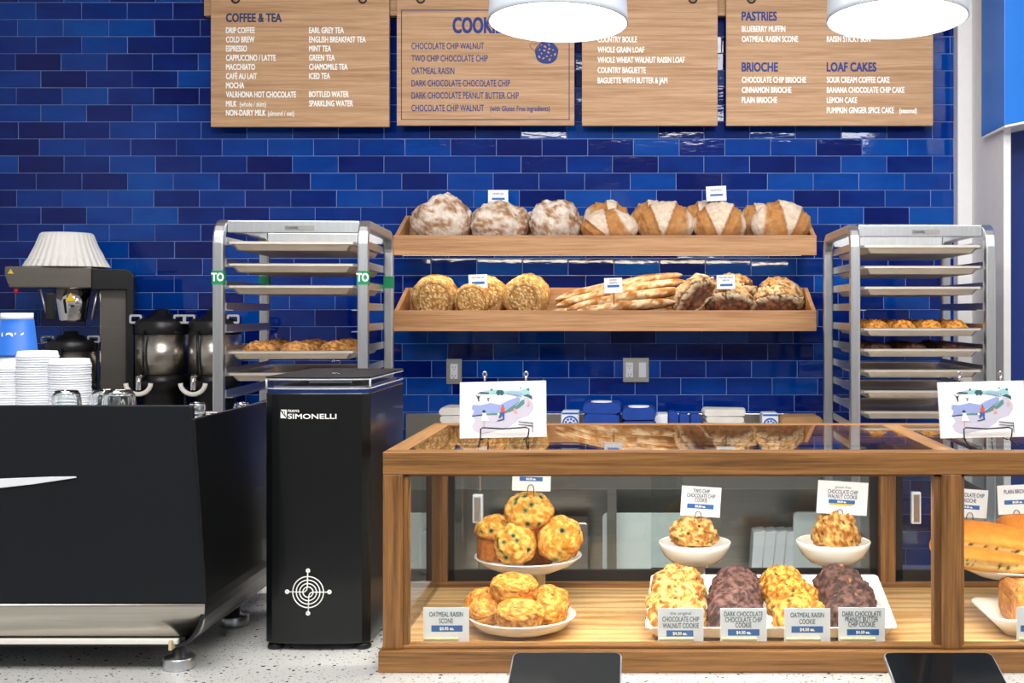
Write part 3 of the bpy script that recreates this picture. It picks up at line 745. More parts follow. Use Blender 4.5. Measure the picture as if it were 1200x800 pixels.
# ---- baguettes
def baguette_fn(L, r, sd, bend=0.0):
    fl, cr, dk = C('#e0cba8'), C('#a86f33'), C('#774719')
    def fn(d):
        x = d.x*L/2; tp = max(.03, 1-abs(d.x)**3.2)**.5
        k = math.hypot(d.y, d.z); k = max(k, 1e-5)
        w = math.sin(x*38+sd*1.7+d.z*1.2-d.y*.8); ridge = (.10*sstep(.2, .9, w)-.04*sstep(.3, .9, -w)) if d.z > -.1 else 0
        m = 1+ridge+fb(d, 4, sd, 3)*.05
        p = Vector((x, d.y/k*r*tp*m, d.z/k*r*tp*m*.92+bend*(1-d.x*d.x)*L))
        t = .5+.9*fb(Vector((d.x*4, d.y, d.z)), 1.7, sd+2, 4)
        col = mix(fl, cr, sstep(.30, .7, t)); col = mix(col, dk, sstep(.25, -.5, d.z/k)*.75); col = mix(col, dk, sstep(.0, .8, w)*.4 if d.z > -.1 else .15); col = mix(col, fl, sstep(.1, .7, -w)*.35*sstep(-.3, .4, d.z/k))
        return p, col
    def fn2(d):                                  # even spacing along x: map sphere z axis -> x
        return fn(Vector((d.z, d.x, d.y)))
    return fn2
def baguette_dir(d): pass
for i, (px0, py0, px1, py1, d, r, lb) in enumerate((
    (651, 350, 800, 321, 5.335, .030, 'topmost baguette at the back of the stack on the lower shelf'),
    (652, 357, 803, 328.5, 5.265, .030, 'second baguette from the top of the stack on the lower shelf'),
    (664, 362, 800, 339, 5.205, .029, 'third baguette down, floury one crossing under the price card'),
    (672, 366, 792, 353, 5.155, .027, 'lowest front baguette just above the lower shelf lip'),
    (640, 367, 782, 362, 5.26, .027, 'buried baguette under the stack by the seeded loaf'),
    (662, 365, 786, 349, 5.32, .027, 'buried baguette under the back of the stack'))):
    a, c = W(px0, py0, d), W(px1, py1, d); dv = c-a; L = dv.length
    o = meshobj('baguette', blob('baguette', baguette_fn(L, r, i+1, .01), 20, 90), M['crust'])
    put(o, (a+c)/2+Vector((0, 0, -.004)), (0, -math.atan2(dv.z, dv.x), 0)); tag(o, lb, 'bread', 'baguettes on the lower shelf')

# ---- dark walnut raisin loaves with split floury crust
def raisin_fn(rx, ry, h, sd, tilt=0.0):
    fl, br, dk, tan = C('#d9c4a4'), C('#6b412a'), C('#33201a'), C('#c49a63')
    def fn(d):
        n = fb(d, 2.0, sd, 3)*.06+fb(d, 8, sd+1, 2)*.03
        z = d.z*h*.6+h*.4
        v = d.z+tilt*d.x+.10*fb(d, 2.5, sd+8, 2); a = .42*(1-d.x*d.x)-.02; f, ci = vor(d, 6, sd)
        if d.y < .2 and -.60 < v < a and abs(d.x) < .9:
            e_ = min(v+.60, a-v); n -= .11*sstep(0, .12, e_); col = mix(br, dk, .5+.9*fb(d, 5, sd+3, 3))
            if ci > .72: col = mix(col, C('#8a5230'), .7)
            col = mix(fl, col, sstep(.0, .07, e_))
        elif d.y < .2 and a <= v < a+.15: n += .04; col = mix(fl, tan, .3+.9*fb(d, 5, sd+4, 3)); col = mix(col, dk, sstep(.6, .8, .5+fb(d, 9, sd+2, 2)))
        elif d.y < .3 and a+.15 <= v < a+.27: n -= .05; col = mix(br, dk, .4)
        elif d.y < .2 and v <= -.60: col = mix(fl, br, .5+.9*fb(d, 6, sd+5, 3))
        else: col = mix(tan, fl, .4+.9*fb(d, 3, sd+6, 3)); col = mix(col, br, sstep(.52, .8, .5+.9*fb(d, 6, sd+7, 3))*.8)
        return Vector((d.x*rx*(1+n), d.y*ry*(1+n), max(0, z*(1+n)))), col
    return fn
for px, d, rx, ry, hh, sd, tl_, ry_, lb in (
    (824, 5.19, .112, .075, .135, 31, .0, -.75, 'dark raisin loaf leaning against the baguette ends on the lower shelf'),
    (854, 5.20, .108, .080, .142, 32, .0, .05, 'dark split raisin loaf in front under the right price card of the lower shelf'),
    (910, 5.20, .108, .080, .130, 33, .0, -.03, 'dark split raisin loaf at the far right of the lower shelf'),
    (857, 5.32, .118, .060, .185, 34, -.3, .05, 'raisin loaf standing behind the right price card of the lower shelf'),
    (913, 5.32, .110, .060, .165, 35, .2, 0, 'raisin loaf behind the far right loaf of the lower shelf')):
    o = loaf('raisin_loaf', blob('raisin', raisin_fn(rx, ry, hh, sd, tl_), 84, 44), M['crust_rough'], at_shelf(px, d, LZ+(.004 if d < 5.3 else .012)), (0, ry_, 0), lb, 'bread', 'dark raisin loaves on the lower shelf')
    if abs(ry_) > .5: o.location.z += .045

# ---- cookies on the rack pans
def rack_cookies(rack, lev, kind, r, h, spots, fmt, group, seeds=(1, 2, 3)):
    z = LV0-lev*LSTEP-.0078-.0225
    mat = M['cookie_dark'] if kind in ('dark',) else M['cookie']
    prot = []
    for i, (x, y, nm) in enumerate(spots):
        p = rack_pt(rack, x, y, z); rot = (0, 0, 1.3*i)
        if len(prot) < len(seeds):
            o = meshobj('cookie', cookie_mesh('cookie', r, h, seeds[len(prot)]+lev, kind, 40, 24), mat)
            o.data.transform(Matrix.Translation((0, 0, h*.30))); tag(o, fmt % nm, 'cookie', group); prot.append(o); put(o, p, rot)
        else: dup(prot[i % len(prot)], p, rot, fmt % nm)
def grid(nx, ny, dx, dy, y0, rows=('front row', 'second row', 'third row', 'back row')):
    return [((i-(nx-1)/2)*dx, y0+j*dy, ('leftmost' if i == 0 else 'rightmost' if i == nx-1 else ORD[i])+' in the '+rows[j]) for j in range(ny) for i in range(nx)]
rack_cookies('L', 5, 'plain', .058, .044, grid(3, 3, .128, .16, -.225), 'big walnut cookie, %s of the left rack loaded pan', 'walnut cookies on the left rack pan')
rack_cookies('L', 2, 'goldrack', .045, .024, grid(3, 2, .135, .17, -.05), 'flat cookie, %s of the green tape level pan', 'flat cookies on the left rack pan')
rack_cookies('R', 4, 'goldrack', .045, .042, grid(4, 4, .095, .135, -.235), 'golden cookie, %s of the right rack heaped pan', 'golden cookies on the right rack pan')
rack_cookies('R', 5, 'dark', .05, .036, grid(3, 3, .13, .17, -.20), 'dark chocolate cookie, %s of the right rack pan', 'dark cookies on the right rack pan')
# ================================================================== ESPRESSO MACHINE
DM = 2.03
mc = thing('espresso_machine', 'large matte black espresso machine with a silver lower strip on chrome feet', 'coffee machine', (-1.25, 2.3, .90))
XL = -1.78
bp = [(XL, Z(475, DM)), (X(222, DM), Z(475, DM)), (X(224.5, DM), Z(477, DM)), (X(239.5, DM), Z(704, DM)), (X(239.5, DM), Z(707, DM)), (XL, Z(707, DM))]
MB().prism(bp, 'y', DM, DM+.014).obj('back_panel', M['black_matte'], mc, bevel=.002)
# lower silver strip, rounded at its right end
st = MB(); nr = 12; rows = []
for i in range(nr+1):
    t = i/nr; z = Z(707.5, DM)+(Z(748.5, DM)-Z(707.5, DM))*t
    y = DM-.002+.020*(1-math.cos(t*PI/2))
    xr = X(240, DM)-.030*(1-math.sqrt(max(0, 1-(t*.96)**2)))
    rows.append([(XL, y, z), (xr, y, z)])
vs = [p for r in rows for p in r]+[(p[0], p[1]+.012, p[2]) for r in rows for p in r]
n = 2*(nr+1); fs = [(2*i, 2*i+1, 2*i+3, 2*i+2) for i in range(nr)]+[(n+2*i, n+2*i+2, n+2*i+3, n+2*i+1) for i in range(nr)]
fs += [(2*i+1, n+2*i+1, n+2*i+3, 2*i+3) for i in range(nr)]+[(0, 1, n+1, n), (n-2, 2*n-2, 2*n-1, n-1)]
st.add(vs, fs, 0, True); st.obj('lower_strip', M['steel'], mc)['label'] = 'brushed silver strip rounded at its right end'
MB().box(XL, X(205, DM), DM+.012, DM+.03, Z(757.5, DM), Z(751, DM)).obj('edge_rail', M['white_ceramic'], mc, bevel=.002)
MB().box(X(196, DM), X(200, DM), DM+.004, DM+.03, Z(763, DM), Z(752, DM)).obj('rail_clip', M['cream'], mc, bevel=.001)
MB().box(XL, X(212, DM), DM+.02, DM+.60, Z(761, DM), Z(750, DM)).obj('underside', M['black_gloss'], mc)
# side shell, a curved sheet running back from the rear panel
sp = [(X(228, DM), Z(490.5, DM)), (X(230.5, DM), Z(530, DM)), (X(236, DM), Z(610, DM)), (X(240.5, DM), Z(680, DM)), (X(241.5, DM), Z(702, DM))]
x2, z2 = sp[-1]; ex, ez = X(206, DM), Z(758.5, DM)
for k in range(1, 9):
    a = PI/2*k/8; sp.append((ex+(x2-ex)*math.cos(a), z2+(ez-z2)*math.sin(a)))
inner = [(p[0]-.007, p[1]) for p in sp[:5]]+[(ex+(x2-ex-.007)*math.cos(PI/2*k/8), z2+(ez-z2+.005)*math.sin(PI/2*k/8)) for k in range(1, 9)]
MB().prism(sp+inner[::-1], 'y', DM, DM+.56).obj('side_panel', M['black_gloss'], mc, bevel=.0015)
MB().box(XL, X(226, DM), DM+.02, DM+.55, 1.02, 1.290).obj('inner_body', M['black_plastic'], mc)
MB().box(XL, X(227, DM), DM+.016, DM+.55, 1.290, 1.298).obj('cup_tray', M['chrome'], mc, bevel=.001)
for k in range(4):
    y = DM+.06+k*.13; MB().tube([(XL, y, 1.3075), (X(227, DM)-.004, y, 1.3075)], .0045, 8).obj('cup_rail', M['chrome'], mc)
for (px, py, d) in ((210, 784, 2.075), (275, 731, 2.36), (-330, 784, 2.075)):
    c = Vector((X(px, d), d, .90)); ft = MB().lathe([(.0265, .0), (.0272, .003), (.0272, .018), (.025, .021), (.012, .021), (.0115, .06)], c, 28).obj('foot', M['alu'], mc)
em = [(X(90, DM), Z(559.5, DM)), (X(89, DM), Z(558, DM)), (X(60, DM), Z(558.3, DM)), (X(0, DM), Z(560.6, DM)), (-1.19, Z(562, DM)), (-1.19, Z(576, DM)), (X(0, DM), Z(571.5, DM)), (X(40, DM), Z(567, DM))]
MB().prism(em, 'y', DM-.003, DM+.004).obj('wing_emblem', M['white_plastic'], mc, bevel=.0008)['label'] = 'tapered white wing shaped stroke'

# ---- cups and lids on top of the machine (tray top at z 1.326, rails at 1.342)
TZ = 1.3122
def glass_tumbler(px, d, r, ytop, label):
    h = Z(ytop, d)-TZ
    o = MB().lathe([(r*.80, 0), (r, .006), (r*1.04, h*.55), (r*.98, h*.86), (r*.8, h), (r*.74, h-.004), (r*.88, h*.80), (r*.93, h*.5), (r*.88, .004)], (0, 0, 0), 28).obj('glass_cup', M['cup_glass'])
    put(o, (X(px, d), d, TZ)); return tag(o, label, 'glass', 'glass cups on the machine')
glass_tumbler(78, 2.16, .0245, 457.5, 'small clear glass cup in front of the white lid stacks')
glass_tumbler(124, 2.22, .0265, 456.5, 'left of the two clear glass cups standing together on the coffee machine')
glass_tumbler(139.5, 2.15, .0280, 457, 'right of the two clear glass cups standing together on the coffee machine')
glass_tumbler(231, 2.30, .0155, 471.5, 'small clear glass peeking over the machine edge left of the pan rack post')
glass_tumbler(283, 2.36, .0150, 471.5, 'small clear glass peeking over the machine edge beside the grinder')
def lid_mesh():
    R = .0395
    return MB().lathe([(R*.93, 0), (R, .0004), (R, .0032), (R*.955, .0042), (R*.93, .011), (R*.90, .0125), (R*.80, .0125), (R*.78, .0095), (0, .0095)], (0, 0, 0), 32)
lid0 = None
for si, (px, d, ytop, nm) in enumerate(((82, 2.36, 420, 'right'), (44, 2.36, 411, 'middle'), (8, 2.36, 425, 'left'), (20, 2.47, 417, 'rear'))):
    step = .00455; ztop = Z(ytop, d); nl = int((ztop-.0125-TZ)/step)+1
    step = (ztop-.0125-TZ)/max(1, nl-1)
    for k in range(nl):
        fromtop = nl-1-k
        lb = ('topmost white cup lid of the %s stack on the coffee machine' % nm) if fromtop == 0 else 'white cup lid, %s from the top of the %s stack on the coffee machine' % ((ORD+['last'])[fromtop], nm)
        p = Vector((X(px, d)+random.uniform(-.0008, .0008), d+random.uniform(-.0008, .0008), TZ+k*step))
        if lid0 is None: lid0 = lid_mesh().obj('cup_lid', M['white_plastic']); o = put(lid0, p); tag(o, lb, 'cup lid', 'stacked white cup lids')
        else: o = dup(lid0, p, None, lb)
def paper_cup(px, d, zb, label):
    t = thing('paper_cup', label, 'paper cup', (0, 0, 0), 'blue paper cups')
    H = .0885; r0, r1 = .0395, .0305
    MB().lathe([(r0-.002, .0), (r0+.001, 0), (r0+.001, .004), (r0, .004), (r1+.0012, H-.013), (r1-.002, H-.013)], (0, 0, 0), 40).obj('cup_wall', M['cup_blue'], t)
    MB().lathe([(r1+.0005, H-.014), (r1, H), (r1-.002, H), (r1-.003, H-.006), (0, H-.006)], (0, 0, 0), 40).obj('cup_base', M['ink_white'], t)
    tm = text_mb([('Lev', 0, 0)], 0, .027, 1.0, 'c', .006, .3, flip=True)
    tm.v = [(math.sin(v[0]/.036+.10)*(.0372-(v[2]+.05)*.06+.0008), -math.cos(v[0]/.036+.10)*(.0372-(v[2]+.05)*.06+.0008), v[2]+.048) for v in tm.v]
    tm.obj('cup_lettering', M['ink_white'], t, recalc=False)
    return put(t, (X(px, d), d, zb))
paper_cup(20, 2.47, Z(417, 2.47)+.0005, 'blue paper cup upside down with white script on the lid stacks')
pc = bpy.data.objects['paper_cup']; zz = pc.location.z
l2 = dup(lid0, (X(-28, 2.47), 2.47, zz-.0130), None, 'white cup lid below the left blue paper cup')
for k in range(1, 24):
    z = zz-.0130-k*.0046
    if z < TZ: break
    dup(lid0, (X(-28, 2.47), 2.47, z), None, 'white cup lid, %s down in the stack under the left blue paper cup' % ORD[k])
dup(pc, (X(-27, 2.47), 2.47, zz), (0, 0, .5), 'blue paper cup cut by the left edge of the photo')

# ================================================================== COFFEE GRINDER
DG = 2.175
gx0, gx1 = X(308.5, DG), X(432, DG); gy1 = 2.50; gcx = (gx0+gx1)/2; ghw = (gx1-gx0)/2
gr = thing('coffee_grinder', 'tall matte black coffee grinder with clear hopper lid and round emblem', 'coffee grinder', (gcx, 2.33, .90))
BOW = .010
def bow(x): return BOW*((x-gcx)/ghw)**2
def goutline(inset=0.0, n=14):
    pts = []
    for k in range(n+1):
        x = gx0+inset+(gx1-gx0-2*inset)*k/n; pts.append((x, DG+bow(x)+inset))
    r = .014
    pts = [(p[0], p[1]+(.006 if i in (0, n) else 0)) for i, p in enumerate(pts)]
    return pts+[(gx1-inset, gy1-inset), (gx0+inset, gy1-inset)]
zt, zl, ztop = Z(460, DG), Z(457.5, DG), Z(441.5, DG)
MB().prism(goutline(), 'z', Z(755, DG), zt).obj('body', M['black_gloss'], gr, bevel=.003)
MB().prism(goutline(.002), 'z', zt, zt+.0045).obj('lid_gasket', M['blue_paint'], gr)
MB().prism(goutline(.0015), 'z', zt+.0046, ztop-.003).obj('hopper_lid', M['acrylic'], gr, bevel=.002)['label'] = 'clear plastic hopper lid'
MB().prism(goutline(-.0005), 'z', ztop-.003, ztop).obj('lid_top', M['black_matte'], gr, bevel=.001)
MB().prism(goutline(.012), 'z', zt+.0046, zt+.011).obj('bean_tray', M['alu'], gr)
MB().box(gcx-.03, gcx+.05, DG+.06, DG+.14, zt+.0112, zt+.021).obj('bean_slider', M['alu'], gr, bevel=.003)
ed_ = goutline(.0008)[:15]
for zz_, nm_ in ((ztop-.0052, 'lid_edge_glint'), (zt+.007, 'lid_edge_glint')):  # added pale strips that paint the lid's bright outline
    MB().tube([(p[0], p[1], zz_) for p in ed_]+[(gx1-.0008, gy1-.001, zz_)], .0014, 6).obj(nm_, M['edge_glint'], gr)
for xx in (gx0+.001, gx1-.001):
    MB().tube([(xx, DG+bow(xx)+.0065, zt+.006), (xx, DG+bow(xx)+.0065, ztop-.004)], .0022, 6).obj('lid_corner_glint', M['edge_glint'], gr)  # upright strips, the same painted highlight at the front corners
kx = X(394, 2.29); MB().box(kx-.009, kx+.009, 2.285, 2.289, ztop, ztop+.026).obj('lid_tab', M['acrylic'], gr, bevel=.002)
for px, d in ((318, 2.20), (424, 2.20), (318, 2.46), (424, 2.46)):
    xx = gx0+.016 if px < 400 else gx1-.016
    MB().lathe([(.014, 0), (.016, .004), (.013, Z(755, DG)-.90)], (xx, d, .90), 16).obj('foot', M['black_plastic'], gr)
# maker's logo: square mark, small upper word, bold lower word
yb = DG-.0006
class LG(MB):
    def flat(s, poly, y, mi=0): return s.add([(p[0], DG+bow(p[0])-.0007, p[1]) for p in poly], [tuple(range(len(poly)))], mi)
lg = LG(); sx0, sx1, sz0, sz1 = X(328, DG), X(335.5, DG), Z(490, DG), Z(480, DG); wd = sx1-sx0; hd = sz1-sz0
lg.flat([(sx0, sz1), (sx0+wd, sz1), (sx0+wd, sz0+hd*.1), (sx0+wd*.72, sz0+hd*.45), (sx0+wd*.72, sz1-hd*.18), (sx0+wd*.3, sz1-hd*.18)], DG+bow(sx0)-.0007)
lg.flat([(sx0, sz0), (sx0+wd, sz0), (sx0+wd*.70, sz0+hd*.18), (sx0+wd*.28, sz0+hd*.18+hd*.36), (sx0, sz1-hd*.16)], DG+bow(sx0)-.0007)
lg.flat([(sx0+wd*.34, sz0+hd*.74), (sx0+wd*.62, sz0+hd*.74), (sx0+wd*.62, sz0+hd*.40)], DG+bow(sx0)-.0007)
lg.obj('logo_mark', M['ink_white'], gr, recalc=False)
text_mb([('nuova', X(337, DG), Z(482.8, DG))], yb, 4.2*DG/F, .95, 'l', .008, bow=bow).obj('logo_lettering', M['ink_white'], gr, recalc=False)
text_mb([('SIMONELLI', X(337, DG), Z(490.5, DG))], yb, 5.5*DG/F, .95, 'l', .018, fit=57*DG/F, bow=bow).obj('logo_lettering', M['ink_white'], gr, recalc=False)
# round fan guard emblem
ec = (X(361, DG), Z(693.5, DG)); u = DG/F; eb = MB()
def ey(x): return DG+bow(x)-.0007
for r in (18.2, 14.0, 10.0, 6.0):
    eb.tube([(ec[0]+r*u*math.cos(a), ey(ec[0]+r*u*math.cos(a)), ec[1]+r*u*math.sin(a)) for a in [2*PI*k/44 for k in range(44)]], .0011, 6, closed=True)
for s in (1, -1):
    arc = [(s*(-25), 0), (s*(-7), 0)]+[(s*(-6+5*math.sin(a)), s*(5-5*math.cos(a))) for a in [PI/2*k/6 for k in range(7)]]+[(s*-.8, s*7), (s*-.2, s*25)]
    eb.tube([(ec[0]+p[0]*u, ey(ec[0]+p[0]*u), ec[1]+p[1]*u) for p in arc], .0011, 6)
for p in ((25, 0), (-25, 0), (0, 25), (0, -25)):
    eb.tube([(ec[0]+(p[0]+1.7*math.cos(a))*u, ey(ec[0]+p[0]*u), ec[1]+(p[1]+1.7*math.sin(a))*u) for a in [2*PI*k/14 for k in range(14)]], .0017, 6, closed=True)
eb.obj('round_emblem', M['ink_white'], gr)['label'] = 'white emblem of concentric rings with four round ends'

# ================================================================== COFFEE BREWER, FILTERS, THERMAL SERVERS (on the back counter)
DB2 = 5.02
br = thing('coffee_brewer', 'steel and black drip coffee brewer with a stack of filters on its head', 'coffee brewer', (X(95, 5.15), 5.2, .90))
hz0, hz1 = Z(337.5, DB2), Z(312, DB2)
MB().prism([(X(19, DB2), hz0), (X(106, DB2), hz0), (X(106, DB2), hz1), (X(14, DB2), hz1), (X(14, DB2), hz0+.05)], 'y', DB2, 5.27).obj('brew_head', M['steel_dark'], br, bevel=.006)
MB().prism([(X(106, DB2), hz0-.005), (X(143.5, DB2), hz0-.005), (X(143.5, DB2), .90), (X(152, DB2), .90), (X(152, DB2), Z(324, DB2)), (X(149.5, DB2), Z(317.5, DB2)), (X(143, DB2), Z(314.5, DB2)), (X(106, DB2), Z(314, DB2))], 'y', DB2-.004, 5.28).obj('side_shell', M['black_gloss'], br, bevel=.004)
MB().box(X(112, DB2), X(143, DB2), DB2+.10, 5.27, .90, hz0).obj('column', M['steel_dark'], br, bevel=.006)
MB().box(X(14, DB2), X(143, DB2), DB2, 5.27, .90, .93).obj('base', M['black_plastic'], br, bevel=.006)
fc = Vector((X(83, DB2), DB2+.09, 0)); zq = Z(377, DB2)
MB().lathe([(.050, zq), (.056, zq+.01), (.062, zq+.06), (.074, hz0-.002), (.068, hz0-.002)], fc, 28).obj('brew_basket', M['chrome'], br)
MB().box(X(57, DB2), X(67, DB2), DB2-.02, DB2+.0, Z(375, DB2), Z(343, DB2)).obj('basket_handle', M['black_plastic'], br, bevel=.006)
MB().tube([W(50.5, 339, DB2-.005), W(58, 374, DB2-.01)], .004, 6).obj('basket_rail', M['steel'], br)
MB().tube([W(114, 339, DB2+.02), W(108, 375, DB2+.02)], .005, 6).obj('basket_rail', M['steel'], br)
for px, py, s, d in ((20, 318.5, 3.2, DB2-.0012), (84.5, 348.5, 5.8, DB2+.0135)):
    MB().prism([(X(px-s, d), Z(py+s*.8, d)), (X(px+s, d), Z(py+s*.8, d)), (X(px, d), Z(py-s, d))], 'y', d, d+.002).obj('warning_sticker', M['yellow'], br)
MB().tube([W(28, 338, DB2+.02), W(28, 344, DB2+.02)], .009, 10).obj('hot_water_tap', M['red'], br)
MB().tube([W(14, 360, DB2+.2), W(2, 354, DB2+.2), W(-14, 352, DB2+.2), W(-16, 420, DB2+.2)], .006, 8).obj('hose', M['wire'], br)
br.rotation_euler = (0, 0, math.radians(20)); br.location.x -= .07
fl = thing('coffee_filter_stack', 'stack of white fluted paper coffee filters upside down on the brewer head', 'coffee filters', (X(78.5, 5.16), 5.16, hz1))
zf = Z(273, 5.16)-hz1
def flute(a, z):
    t = 1-min(1, z/zf); return 1+.022*math.cos(34*a)*(.3+t)+.006*math.cos(71*a+z*90)
pr = [(.160, 0)]
for k in range(7):
    pr += [(.171-.0026*k, .002+.005*k), (.166-.0026*k, .0045+.005*k)]
pr += [(.140, .060), (.124, .092), (.106, zf-.006), (.098, zf), (0, zf-.001)]
fo = MB().lathe(pr, BASE[fl.name], 204, wob=flute).obj('filters', M['filter_paper'], fl)

def server(px, d, label):
    t = thing('thermal_server', label, 'coffee server', (0, 0, 0), 'thermal coffee servers')
    r = .108
    MB().lathe([(r*.95, 0), (r*.98, .01), (r*.98, .05), (r*.80, .06), (r*.80, .285), (r*1.0, .295), (r*1.0, .350)], (0, 0, 0), 32).obj('stand', M['black_plastic'], t)
    MB().lathe([(r, .351), (r, .519)], (0, 0, 0), 40).obj('steel_body', M['steel'], t)
    MB().lathe([(r*1.0, .5195), (r*1.02, .526), (r*1.02, .568), (r*.9, .586), (r*.55, .59), (r*.5, .603), (r*.30, .608), (r*.28, .625), (0, .628)], (0, 0, 0), 32).obj('lid', M['black_plastic'], t)
    for s in (-1, 1):
        f = MB(); x0, x1 = sorted((s*r*.62, s*r*1.12))
        ring = rrect(x0, x1, .565, .604, .008, 3); hole = rrect(x0+.009, x1-.009, .574, .595, .004, 3); n = len(ring)
        vs = [(p[0], -r*.45, p[1]) for p in ring]+[(p[0], -r*.45, p[1]) for p in hole]+[(p[0], -r*.2, p[1]) for p in ring]+[(p[0], -r*.2, p[1]) for p in hole]
        fs = [(i, (i+1) % n, n+(i+1) % n, n+i) for i in range(n)]+[(2*n+i, 3*n+i, 3*n+(i+1) % n, 2*n+(i+1) % n) for i in range(n)]
        fs += [(i, 2*n+i, 2*n+(i+1) % n, (i+1) % n) for i in range(n)]+[(n+i, n+(i+1) % n, 3*n+(i+1) % n, 3*n+i) for i in range(n)]
        f.add(vs, fs); f.obj('lid_lug', M['chrome'], t)
    MB().tube([(-.035, -r-.004, .325), (-.035, -r-.004, .535)], .006, 8).obj('sight_glass', M['black_gloss'], t)
    fa = MB().tube([(-.035, -r-.002, .345), (-.035, -r-.05, .34), (-.035, -r-.05, .29)], .013, 12).obj('faucet', M['chrome'], t)
    MB().tube([(-.035+.052*math.cos(a), -r-.055, .318+.046*math.sin(a)) for a in [PI+PI*k/12 for k in range(13)]], .010, 10).obj('faucet_guard', M['white_ceramic'], t)
    put(t, (X(px, d), d, .90)); return t
D5 = 5.14
s1 = server(190, D5, 'steel and black thermal coffee server between the brewer and the pan rack')
dup(s1, (X(252, D5), D5, .90), (0, 0, 0), 'steel and black thermal coffee server partly behind the left pan rack')
dup(s1, (X(84, 5.14), DB2+.115, .931), (0, 0, .4), 'thermal coffee server standing under the brewer basket').scale = (.95, .95, .80)

# ================================================================== OUTLETS on the tiles
def outlet(px0, px1, py0, py1, label, halves):
    d = DW-.006; x0, x1, z0, z1 = X(px0, d), X(px1, d), Z(py1, d), Z(py0, d)
    t = thing('wall_outlet', label, 'outlet', ((x0+x1)/2, DW, z0))
    MB().box(x0, x1, d-.004, DW+.001, z0, z1).obj('plate', M['outlet'], t, bevel=.002)
    w = (x1-x0)/len(halves); hh = (z1-z0)
    for i, k in enumerate(halves):
        cx = x0+w*(i+.5); cz = (z0+z1)/2
        p = MB().box(cx-.017, cx+.017, d-.008, d-.003, cz-.034, cz+.034).obj('socket_insert' if k == 's' else 'rocker_switch', M['outlet_white'], t, bevel=.002)
        if k == 's':
            for s in (-1, 1):
                for q in (-1, 1): MB().box(cx+q*.006-.001, cx+q*.006+.001, d-.0086, d-.0078, cz+s*.019-.004, cz+s*.019+.004).obj('slot', M['slot'], p)
                MB().box(cx-.002, cx+.002, d-.0086, d-.0078, cz+s*.019-.012, cz+s*.019-.008).obj('slot', M['slot'], p)
outlet(523.2, 541.2, 420.3, 449.8, 'steel wall outlet plate with one double socket left of the counter print', 's')
outlet(730, 760.5, 419, 447.8, 'wide steel wall plate with a double socket and a rocker switch', 'sr')

# ================================================================== SMALL ITEMS on the back counter
def soft_slab(mb, x0, x1, y0, y1, z0, z1, r=.008, sag=.004, sd=0):
    n = 8; vs = []; fs = []
    prof = rrect(x0, x1, z0, z1, min(r, (z1-z0)*.48), 4); m = len(prof)
    for j in range(n+1):
        t = j/n; y = y0+(y1-y0)*t; sc = 1-.06*(abs(2*t-1)**4)
        for p in prof:
            cx, cz = (x0+x1)/2, (z0+z1)/2
            q = Vector((p[0], y, p[1])); w = fb(q, 14, sd, 2)*sag
            vs.append((cx+(p[0]-cx)*sc+w, y, cz+(p[1]-cz)*sc+w))
    for j in range(n):
        for k in range(m): fs.append((j*m+k, j*m+(k+1) % m, (j+1)*m+(k+1) % m, (j+1)*m+k))
    mb.add(vs, fs, 0, True); b = len(mb.v)-len(vs)
    mb.f.append([b+k for k in range(m)][::-1]); mb.m.append(0); mb.sm.append(False)
    mb.f.append([b+n*m+k for k in range(m)]); mb.m.append(0); mb.sm.append(False)
    return mb
DI = 5.12
zc = .902
for i in range(6):
    z1 = Z(476.5, DI)-i*.0305
    o = soft_slab(MB(), X(517+(i % 2), DI), X(566, DI), DI-.08, DI+.12, max(zc, z1-.030), z1, .014, .004, i).obj('folded_towel', M['cloth_white'])
    tag(o, ('topmost' if i == 0 else ORD[i]+' from the top')+' folded white towel in the pile behind the left counter print', 'towel', 'folded white towels')
def bag_box(px0, px1, py, d, label, emblem=True, dep=.10):
    t = thing('coffee_bag', label, 'paper bag', ((X(px0, d)+X(px1, d))/2, d, .90)); x0, x1, zt = X(px0, d), X(px1, d), Z(py, d)
    h = zt-.901
    MB().prism([(x0, .901), (x1, .901), (x1, zt-.02), (x1-.003, zt), (x0+.003, zt), (x0, zt-.02)], 'y', d, d+dep).obj('bag_body', M['card'], t, bevel=.004)
    cx, cz, R = (x0+x1)/2, zt-.052, (x1-x0)*.40
    e = MB()
    e.tube([(cx+R*math.cos(a), d-.001, cz+R*math.sin(a)) for a in [2*PI*k/30 for k in range(30)]], .0035, 6, closed=True)
    for k in range(9):
        a = 2*PI*k/9; e.prism([(cx+R*.62*math.cos(a)+R*.17*math.cos(b_), cz+R*.62*math.sin(a)+R*.17*math.sin(b_)) for b_ in [2*PI*q/8 for q in range(8)]], 'y', d-.0012, d+.001)
    e.prism([(cx+R*.3*math.cos(b_), cz+R*.3*math.sin(b_)) for b_ in [2*PI*q/10 for q in range(10)]], 'y', d-.0012, d+.001)
    e.obj('blue_emblem', M['cup_blue'], t)
    MB().box(x0+.004, x1-.004, d-.001, d+.0005, zt-.012, zt-.004).obj('blue_band', M['cup_blue'], t)
bag_box(657.5, 679, 482, DI, 'white paper bag with a round blue emblem right of the left print')
bag_box(893, 912.5, 484, DI, 'white paper bag with a round blue emblem in front of the right pan rack')
